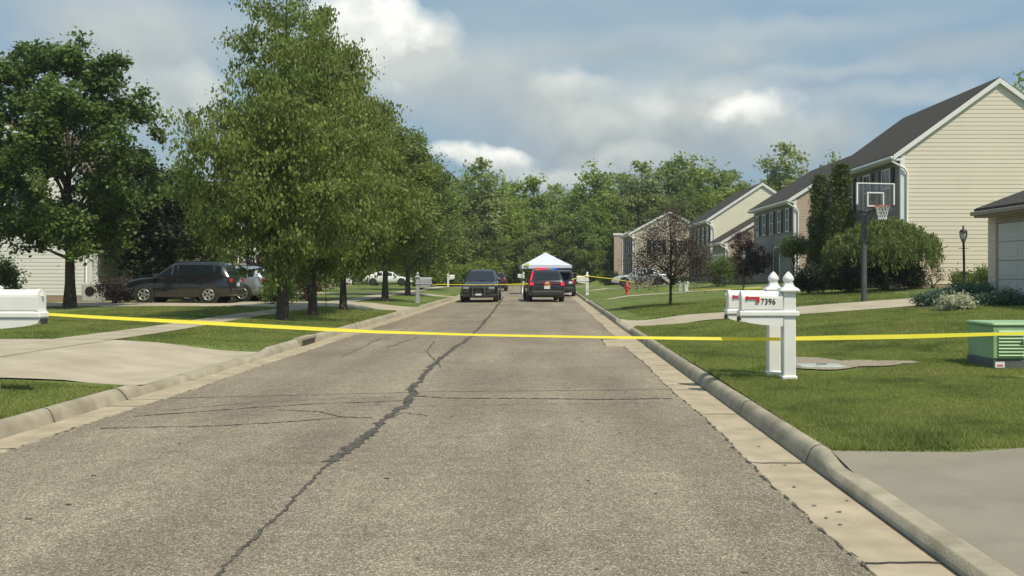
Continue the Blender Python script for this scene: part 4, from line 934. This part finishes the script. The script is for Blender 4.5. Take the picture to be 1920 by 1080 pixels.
# ------------------------------------------------------------------ transformer cabinet
x, y, z = at(1862, 693); t = thing('transformer_cabinet', 'green louvred transformer cabinet on a grey plinth at right', 'transformer', (x, y, z)); w, d, hh = 1.05, .92, .69
b = MB(); b.box(-.0, w, 0, d, -.12, .15, .01); b.build('plinth', 'greendk', t)
b = MB(); b.box(.015, w - .015, .015, d - .015, .15, hh - .05, .012); b.box(.0, w * .495, -.012, .02, .17, hh - .06, .004); b.box(w * .505, w, -.012, .02, .17, hh - .06, .004); b.build('cabinet', 'green', t)
b = MB(); b.box(-.02, w + .02, -.03, d + .02, hh - .05, hh, .018); b.build('lid', 'green', t)
for q in (0, 1):
    b = MB()
    for k in range(8):
        z0 = .205 + k * .05; xa = .07 + q * w * .5; b.quad((xa, -.014, z0 + .03), (xa + w * .36, -.014, z0 + .03), (xa + w * .36, -.04, z0), (xa, -.04, z0)); b.quad((xa, -.04, z0), (xa + w * .36, -.04, z0), (xa + w * .36, -.013, z0 - .006), (xa, -.013, z0 - .006))
    b.build('louvre_panel', 'green', t)
b = MB(); b.box(w * .38, w * .62, -.055, -.04, .40, .425); b.box(w * .44, w * .56, -.06, -.04, .34, .40, .01); b.build('hasp', 'greendk', t)
b = MB(); b.box(.03, .17, -.006, -.0015, .03, .115); s_ = b.build('sticker', 'sticker', t); b = MB(); b.box(.06, .145, -.009, -.0062, .05, .075); b.build('sticker_print', 'stickred', s_)
# ------------------------------------------------------------------ basketball hoop
x, y, z = at(1620, 566); t = thing('basketball_hoop', 'basketball hoop with clear backboard on a dark pole by the right driveway', 'basketball hoop', (x, y, z), R(14))
b = MB(); b.box(-.07, .07, -.07, .07, -.1, 2.85, .01); b.box(-.16, .16, -.16, .16, -.02, .02); b.build('pole', 'pole', t)
b = MB()
for q in (-.08, .08): b.tube([(q, 0, 2.8), (q, -.62, 3.45)], .022, 6); b.tube([(q, 0, 2.45), (q, -.62, 3.05)], .022, 6)
b.build('arm', 'pole', t)
bw, z0, z1 = .68, 2.93, 3.80; b = MB(); b.box(-bw + .02, bw - .02, -.665, -.655, z0 + .02, z1 - .02); bb = b.build('backboard', 'board', t)
b = MB(); f = .035
b.box(-bw, -bw + f + .012, -.69, -.63, z0 + .18, z1, .004); b.box(bw - f - .012, bw, -.69, -.63, z0 + .18, z1, .004); b.box(-bw + f + .012, bw - f - .012, -.688, -.632, z1 - f, z1, .004)
for a in ((-.30, -.26, z0 + .12, z0 + .58), (.26, .30, z0 + .12, z0 + .58), (-.26, .26, z0 + .54, z0 + .58), (-.26, .26, z0 + .12, z0 + .16)): b.box(a[0], a[1], -.676, -.667, a[2], a[3])
b.build('board_frame', 'white', bb)
b = MB(); b.box(-bw, bw, -.685, -.635, z0, z0 + .03); b.box(-bw + .004, -bw + f, -.686, -.634, z0 + .03, z0 + .18); b.box(bw - f, bw - .004, -.686, -.634, z0 + .03, z0 + .18); b.build('lower_frame', 'pole', bb)
b = MB(); rc = [(.228 * math.cos(a), -1.05 + .228 * math.sin(a), 3.05) for a in [i * math.pi / 12 for i in range(25)]]; b.tube(rc, .011, 6); b.box(-.07, .07, -.83, -.665, 3.0, 3.06); b.build('rim', 'rim', t)
b = MB(); nn_ = 12
for k in range(nn_):
    for sg in (1, -1):
        pts = []
        for i in range(5):
            a = 2 * math.pi * (k + sg * i * .5) / nn_; rr_ = .225 - .11 * (i / 4) ** .7; pts.append((rr_ * math.cos(a), -1.05 + rr_ * math.sin(a), 3.04 - .42 * i / 4))
        b.tube(pts, .007, 4)
b.build('net', 'net', t)
# ------------------------------------------------------------------ lamps
def lamp(label, loc, h, lean=0):
    t = thing('lamp_post', label, 'lamp post', loc, 0); t.rotation_euler = (0, lean, 0)
    b = MB(); b.tube([(0, 0, -.1), (0, 0, .3), (0, 0, .32), (0, 0, h - .5)], [.06, .055, .045, .04], 12); b.lathe([(.09, 0), (.09, .05), (.06, .12)], 12); b.build('post', 'black', t)
    b = MB(); b.box(-.18, .18, -.012, .012, h - .75, h - .73); b.build('cross_arm', 'black', t)
    b = MB(); b.lathe([(.05, h - .5), (.09, h - .47), (.07, h - .44)], 10); b.lathe([(.15, h - .16), (.13, h - .1), (.07, h - .04), (.03, h - .02), (.025, h + .02), (.035, h + .05), (.005, h + .12)], 12)
    for k in range(6): a = k * math.pi / 3; b.tube([(.075 * math.cos(a), .075 * math.sin(a), h - .45), (.135 * math.cos(a), .135 * math.sin(a), h - .3), (.135 * math.cos(a), .135 * math.sin(a), h - .15)], .009, 5)
    b.build('lantern_frame', 'black', t)
    b = MB(); b.lathe([(.06, h - .44), (.115, h - .32), (.115, h - .17)], 12); b.build('lantern_glass', 'lampglass', t)
lamp('black lantern lamp post in front of the cream gable', gxy(15.35, 36.4), 2.3, R(-1.2))
lamp('slim dark lamp post before the burgundy maple', gxy(10.4, 52), 2.1)
# furled flag on an angled pole
t = thing('flag', 'furled dusty-red flag hanging from an angled pole on the cream gable', 'flag', (16.55, 41.8, 2.6)); b = MB(); b.tube([(.0, 0, 0), (-.25, -.55, .12), (-.75, -1.4, -.1)], .014, 6)
b.tube([(.35, -.08, .16), (0, -.1, 0), (-.55, -.45, -.28)], .016, 6); b.build('pole', 'barkdk', t)
b = MB(); b.tube([(-.35, -.4, -.2), (-.37, -.4, -.35), (-.38, -.4, -.7), (-.42, -.4, -.98)], [.10, .17, .15, .03], 9); b.build('cloth', 'flagcloth', t)
# ------------------------------------------------------------------ hydrant, pedestals, hook, sign
x, y, z = at(1176, 552); t = thing('fire_hydrant', 'red fire hydrant on the right lawn in front of the silver car', 'hydrant', (x, y, z))
b = MB(); b.lathe([(.15, 0), (.15, .04), (.10, .06), (.10, .42), (.14, .44), (.14, .48), (.11, .5), (.12, .56), (.09, .64), (.04, .68), (.035, .74), (.0, .745)], 14); b.build('barrel', 'hyd', t)
b = MB(); b.tube([(-.2, 0, .36), (.2, 0, .36)], .05, 10); b.build('hose_outlet', 'hyd', t); b = MB(); b.tube([(0, -.2, .34), (0, 0, .34)], .065, 10); b.build('pumper_outlet', 'stickred', t)
for px, m_, lab in ((1275, 'ped', 'pale green utility pedestal behind the bronze-leaved tree trunk'), (1287, 'white', 'white utility pedestal right of the pale green one')):
    x, y, z = at(px, 546); t = thing('utility_pedestal', lab, 'utility pedestal', (x, y, z)); b = MB(); b.box(-.11, .11, -.11, .11, -.05, .5, .02); b.build('body', m_, t); b = MB(); b.box(-.125, .125, -.125, .125, .5, .6, .03); b.build('cap', m_, t)
x, y, z = at(611, 575); t = thing('garden_hook', 'thin black garden hook with a hanging feeder behind the street trees', 'garden hook', (x, y, z)); b = MB()
b.tube([(0, 0, -.1), (0, 0, 1.7)] + [(.12 - .12 * math.cos(a), 0, 1.7 + .12 * math.sin(a)) for a in (.5, 1, 1.6, 2.2, 2.9)], .014, 6); b.build('hook', 'black', t); b = MB(); b.lathe([(.02, 1.68), (.07, 1.6), (.07, 1.42), (.09, 1.4), (.02, 1.38)], 10, (.24, 0, 0)); b.build('feeder', 'black', t)
# ------------------------------------------------------------------ tent
t = thing('canopy_tent', 'white pop-up canopy tent standing in the road behind the police suvs', 'tent', (.12, 75.5, .02), R(3)); hw = 1.85
for sx_ in (-1, 1):
    for sy_ in (-1, 1): b = MB(); b.tube([(sx_ * (hw - .05), sy_ * (hw - .05), 0), (sx_ * (hw - .05), sy_ * (hw - .05), 2.15)], .03, 6); b.build('leg', 'alu', t)
b = MB(); n = 8
def tz(u, v): q = max(abs(u), abs(v)); return 2.15 + .98 * (1 - q) ** 1.08
g_ = [(-1 + 2 * i / n) for i in range(n + 1)]; b.add([(u * hw, v * hw, tz(u, v)) for v in g_ for u in g_], [(j * (n + 1) + i, j * (n + 1) + i + 1, (j + 1) * (n + 1) + i + 1, (j + 1) * (n + 1) + i) for j in range(n) for i in range(n)]); b.build('canopy', 'tent', t)
for k in range(4):
    b = MB(); T = Matrix.Rotation(k * math.pi / 2, 4, 'Z'); b.quad(*[T @ Vector(p) for p in ((-hw, -hw, 2.16), (hw, -hw, 2.16), (hw + .01, -hw - .02, 1.9), (-hw - .01, -hw - .02, 1.9))]); b.build('valance', 'tent', t)
b = MB(); b.box(-.17, .17, -.03, .0, 0, .17); o = b.build('hivis_panel', 'hivis'); o.location = (-1.25, 73.5, 2.12); tag(o, 'small fluorescent yellow-green panel on top of the tent edge', 'panel')
# ------------------------------------------------------------------ vehicles
def car(name, label, cat, loc, rz, paint, kind='suv', L_=4.9, Wd_=1.95, Ht=1.75, rim='rimdk', group=None, extras=(), lit=False):
    """front towards local +Y"""
    t = thing(name, label, cat, loc, rz, group); hw = Wd_ / 2; f = L_ / 2
    if kind == 'suv': belt, hood, gc = 1.12, 1.06, .22; S_ = [(-f, .42, .80, .80, .86, .93), (-f + .04, .34, .98, 1.06, .93, .97), (-f + .10, .30, belt, belt + .03, .95, .99), (-f + .42, .26, belt, Ht - .07, .74, 1.), (-f + .8, .24, belt, Ht - .02, .76, 1.), (0, .24, belt, Ht, .77, 1.), (f - 2.15, .24, belt - .01, Ht - .04, .75, 1.), (f - 1.35, .24, hood + .03, hood + .07, .86, 1.), (f - .7, .26, hood - .04, hood + .03, .86, .99), (f - .22, .28, hood - .16, hood - .08, .84, .95), (f - .05, .30, .72, .80, .8, .88), (f, .38, .62, .66, .74, .80)]
    else: belt, hood, gc = .92, .84, .17; S_ = [(-f, .40, .66, .68, .8, .86), (-f + .08, .30, .86, .93, .84, .95), (-f + .5, .26, belt, belt + .06, .84, .99), (-f + 1.3, .22, belt, Ht - .06, .66, 1.), (-f + 1.9, .20, belt, Ht, .68, 1.), (-.1, .20, belt - .01, Ht - .02, .68, 1.), (f - 1.85, .20, belt - .02, Ht - .12, .66, 1.), (f - 1.25, .22, hood + .03, hood + .06, .84, 1.), (f - .6, .24, hood - .05, hood, .84, .98), (f - .18, .26, hood - .18, hood - .12, .8, .92), (f, .36, .52, .55, .72, .8)]
    K = 8; V = []
    def half(s_):
        y, zb, zt, zr, wr, wf = s_; h_ = hw * wf
        return [(0, zb), (h_ * .86, zb), (h_ * .97, zb + .10), (h_, (zb + zt) / 2), (h_ * .975, zt - .05), (h_ * .945, zt), (hw * wr * (1 if zr - zt > .3 else 1.03), zr - (.06 if zr - zt > .3 else .01)), (hw * wr * .86, zr), (0, zr + .015)]
    for s_ in S_:
        hp = half(s_); ring = [(x, s_[0], z) for x, z in hp] + [(-x, s_[0], z) for x, z in hp[-2:0:-1]]; V += ring
    n = len(ring); b = MB(); b.add(V, [(i * n + k, i * n + (k + 1) % n, (i + 1) * n + (k + 1) % n, (i + 1) * n + k) for i in range(len(S_) - 1) for k in range(n)], True)
    b.add(V[:n], [tuple(range(n))]); b.add(V[-n:], [tuple(range(n - 1, -1, -1))]); b.build('body', paint, t)
    # glass
    def pt(i, k, sd=1): y, _, _ = S_[i][0], 0, 0; q = half(S_[i])[k]; return Vector((sd * q[0], S_[i][0], q[1]))
    gi = [i for i, s_ in enumerate(S_) if s_[3] - s_[2] > .3]; a, c = gi[0], gi[-1]
    def panel(nm, Q, off, ins=(.06, .06, .08, .08), m_='cglass'):
        A, B_, C_, D = [Vector(q) for q in Q]; f2 = lambda u, v: A.lerp(B_, u).lerp(D.lerp(C_, u), v)
        b = MB(); b.quad(*[f2(u, v) + Vector(off) for u, v in ((ins[0], ins[2]), (1 - ins[1], ins[2]), (1 - ins[1], 1 - ins[3]), (ins[0], 1 - ins[3]))]); return b.build(nm, m_, t)
    panel('windshield', (pt(c + 1, 5, -1), pt(c + 1, 5), pt(c, 6), pt(c, 6, -1)), (0, .03, .05), (.05, .05, .12, .06))
    panel('rear_window', (pt(a - 1, 5, -1), pt(a - 1, 5), pt(a, 6), pt(a, 6, -1)), (0, -.02, .035), (.09, .09, .10, .10))
    for sd in (-1, 1):
        for i in range(a, c):
            A = pt(i, 5, sd); B_ = pt(i + 1, 5, sd); C_ = pt(i + 1, 6, sd); D = pt(i, 6, sd); le = (B_ - A).length
            panel('side_window', (A, B_, C_, D), (sd * .012, 0, .004), (.05 / le, .05 / le, .06, .12))
        A, B_, C_ = pt(c, 5, sd), pt(c + 1, 5, sd), pt(c, 6, sd); b = MB(); G = (A + B_ + C_) / 3; b.quad(*[G + (q - G) * .75 + Vector((sd * .012, 0, 0)) for q in (A, B_, C_)]); b.build('side_window', 'cglass', t)
        if kind == 'suv':
            b = MB(); b.tube([(sd * hw * .68, -f + .6, Ht + .03), (sd * hw * .68, f - 2.2, Ht + .03)], .018, 5); b.build('roof_rail', 'plastic', t)
        b = MB(); b.box(*sorted((sd * (hw - .02), sd * (hw + .15))), f - 1.62, f - 1.42, belt + .0, belt + .15, .03); b.build('mirror', paint, t)
        for yd in (f - 2.7, -f + 1.3):
            b = MB(); b.box(*sorted((sd * (hw - .01), sd * (hw + .012))), yd, yd + .16, belt - .18, belt - .15); b.build('door_handle', 'chrome' if kind != 'suv' else 'plastic', t)
        b = MB()
        for yd in (f - 1.5, -.02 if kind == 'suv' else -.4, -f + 1.15): b.box(*sorted((sd * (hw * .99), sd * (hw + .003))), yd, yd + .012, .35, belt - .06)
        b.build('door_seam', 'plastic', t)
        wr = .37 if kind == 'suv' else .33
        for yw in (f - .95, -f + .98):
            b = MB(); b.tube([(sd * (hw - .12), yw, wr + .01), (sd * (hw + .004), yw, wr + .01)], wr + .07, 24); b.build('wheel_arch', 'plastic', t)
            b = MB(); b.tube([(sd * (hw - .23), yw, wr), (sd * (hw - .0), yw, wr), (sd * (hw + .022), yw, wr)], [wr, wr, wr - .03], 24); wh = b.build('wheel', 'rubber', t)
            b = MB(); b.tube([(sd * (hw + .02), yw, wr), (sd * (hw + .028), yw, wr)], wr * .64, 20); b.build('rim_well', 'plastic', wh)
            b = MB()
            for k in range(5):
                an = k * 2 * math.pi / 5 + .3; T = Matrix.Translation((sd * (hw + .036), yw, wr)) @ Matrix.Rotation(an, 4, 'X'); b.box(-.006, .006, -.035, .035, 0, wr * .62, 0, T)
            rcg = [(sd * (hw + .034), yw + wr * .64 * math.cos(q), wr + wr * .64 * math.sin(q)) for q in [i * math.pi / 10 for i in range(21)]]; b.tube(rcg, .02, 5); b.build('rim', rim, wh)
        # lamps
        b = MB(); zl = .80 if kind == 'suv' else .62; b.box(*sorted((sd * hw * .52, sd * hw * .86)), f - .20, f - .03, zl - .08, zl + .06, .03); b.build('headlight', 'lens', t)
        b = MB(); zt = .98 if kind == 'suv' else .78; b.box(*sorted((sd * hw * .76, sd * hw * .965)), -f - .02, -f + .16, zt - .08, zt + .09, .03); b.build('taillight', 'redlit' if lit else 'tail', t)
    b = MB(); b.box(-hw * .5, hw * .5, f - .10, f + .02, .50 if kind == 'suv' else .42, .84 if kind == 'suv' else .60, .02)
    for k in range(4): b.box(-hw * .48, hw * .48, f + .02, f + .03, .54 + k * .07 if kind == 'suv' else .44 + k * .04, .565 + k * .07 if kind == 'suv' else .455 + k * .04)
    b.build('grille', 'plastic', t)
    b = MB(); b.box(-hw * .86, hw * .86, f - .12, f + .05, .30, .47, .05); b.build('front_bumper', 'plastic' if kind == 'suv' else paint, t)
    b = MB(); b.box(-hw * .9, hw * .9, -f - .06, -f + .12, .36, .62, .05); b.build('rear_bumper', 'plastic' if kind == 'suv' else paint, t)
    b = MB(); b.box(-.16, .16, -f - .035, -f - .012, .72, .88); b.build('rear_plate', 'plate', t); b = MB(); b.box(-.16, .16, f + .05, f + .065, .40, .50); b.build('front_plate', 'plate', t)
    return t, f, hw, Ht, belt
# police suv facing us (left)
t, f, hw, Ht, belt = car('police_suv', 'black suv facing the camera at the left side of the road', 'suv', (-3.55, 56.6, .0), math.pi, 'pblack', Wd_=2.0, Ht=1.79, L_=5.0, rim='rimdk', group='suvs parked in the road')
b = MB(); b.tube([(-.32, f + .12, .35), (-.32, f + .14, .95), (.32, f + .14, .95), (.32, f + .12, .35)], .03, 6); b.tube([(-.85, f + .06, .6), (-.32, f + .13, .6)], .025, 6); b.tube([(.85, f + .06, .6), (.32, f + .13, .6)], .025, 6); b.build('push_bar', 'plastic', t)
b = MB(); b.box(-.14, -.02, f - 2.45, f - 2.3, Ht, Ht + .07, .02); b.build('roof_antenna', 'alu', t)
# police suv seen from behind with lit lamps
t, f, hw, Ht, belt = car('police_suv', 'black suv with red lights lit, seen from behind in the middle of the road', 'suv', (-.05, 57.3, .02), R(5), 'pblack', Wd_=1.98, Ht=1.78, L_=5.0, lit=True, group='suvs parked in the road')
b = MB(); b.box(-.62, .0, -f + .60, -f + .78, Ht + .0, Ht + .11, .02); b.build('red_light_bar', 'redlit', t); b = MB(); b.box(.0, .35, -f + .6, -f + .78, Ht + .0, Ht + .10, .02); b.build('clear_light_bar', 'lens', t)
b = MB(); b.box(.35, .62, -f + .6, -f + .78, Ht, Ht + .1, .02); b.build('blue_light_bar', 'bluelit', t)
b = MB(); b.tube([(-hw * .92, -f + .03, belt + .04), (-hw * .76, -f + .33, Ht - .10)], .045, 6); b.build('pillar_light', 'redlit', t)
b = MB(); b.box(-hw * .68, hw * .68, -f - .03, -f + .02, 1.00, 1.02); b.build('light_strip', 'tail', t)
b = MB(); b.lathe([(.19, 0), (.19, .006)], 14); o = b.build('tailgate_reflection', 'reflection', t); o.rotation_euler = (R(90), 0, 0); o.location = (0, -f - .002, .93)  # painted disc standing in for an orange reflection on the tailgate
# third suv with raised tailgate
t, f, hw, Ht, belt = car('suv', 'dark suv with raised tailgate parked against the right curb', 'suv', (1.2, 70.2, .0), R(-1), 'pblack', Wd_=1.96, Ht=1.78, L_=4.9, group='suvs parked in the road')
b = MB(); b.box(-hw * .8, hw * .8, -f - .45, -f + .45, Ht + .0, Ht + .06, .02, Matrix.Translation((0, 0, .10))); b.box(-hw * .78, hw * .78, -f - .5, -f - .44, Ht + .0, Ht + .14, .02); b.build('raised_tailgate', 'pblack', t)
b = MB(); b.box(hw * .52, hw * .78, -f - .035, -f, .86, 1.02, .02); b.build('reflector', 'plate', t)
# maroon suv further away
car('suv', 'small maroon suv farther down behind the left black suv', 'suv', (-4.15, 87, 0), R(1), 'pred', Wd_=1.85, Ht=1.65, L_=4.5, group='suvs parked in the road')
# cars left driveway
car('suv', 'black suv with pale alloy wheels in the left driveway', 'suv', (-16.0, 44.4, gz(-16, 44) + .02), R(90), 'pblack', Wd_=1.92, Ht=1.80, L_=4.75, rim='rimsil', group='cars in the left driveway')
car('suv', 'grey suv beyond the black suv in the left driveway', 'suv', (-15.25, 47.3, gz(-16, 48) + .02), R(88), 'pgrey', Wd_=1.88, Ht=1.66, L_=4.5, rim='rimsil', group='cars in the left driveway')
car('suv', 'dark red car showing its tail behind the grey suv', 'car', (-16.3, 50.3, gz(-16, 52) + .02), R(84), 'pred', Wd_=1.85, Ht=1.6, L_=4.6, group='cars in the left driveway')
car('sedan', 'white sedan parked on the far left driveway', 'car', (-15.6, 100, gz(-15.6, 100) + .02), R(-90), 'pwhite', 'sedan', L_=4.75, Wd_=1.82, Ht=1.42)
car('sedan', 'gold car on the far right driveway beside the tent', 'car', (4.9, 120, gz(4.9, 120) + .35), R(96), 'pgold', 'sedan', L_=4.5, Wd_=1.8, Ht=1.45)
car('sedan', 'silver car behind the fire hydrant', 'car', (7.7, 79.2, gz(7.7, 79) + .03), R(88), 'psilver', 'sedan', L_=4.6, Wd_=1.82, Ht=1.45)
# ------------------------------------------------------------------ haze: one closed box of thin air round the scene
b = MB(); b.box(-420, 420, -40, 930, -3, 60); hz = struct(b.build('haze', 'haze'), 'stuff')
# ------------------------------------------------------------------ render settings
C.render.engine = 'CYCLES'; C.cycles.max_bounces = 6; C.cycles.transparent_max_bounces = 8
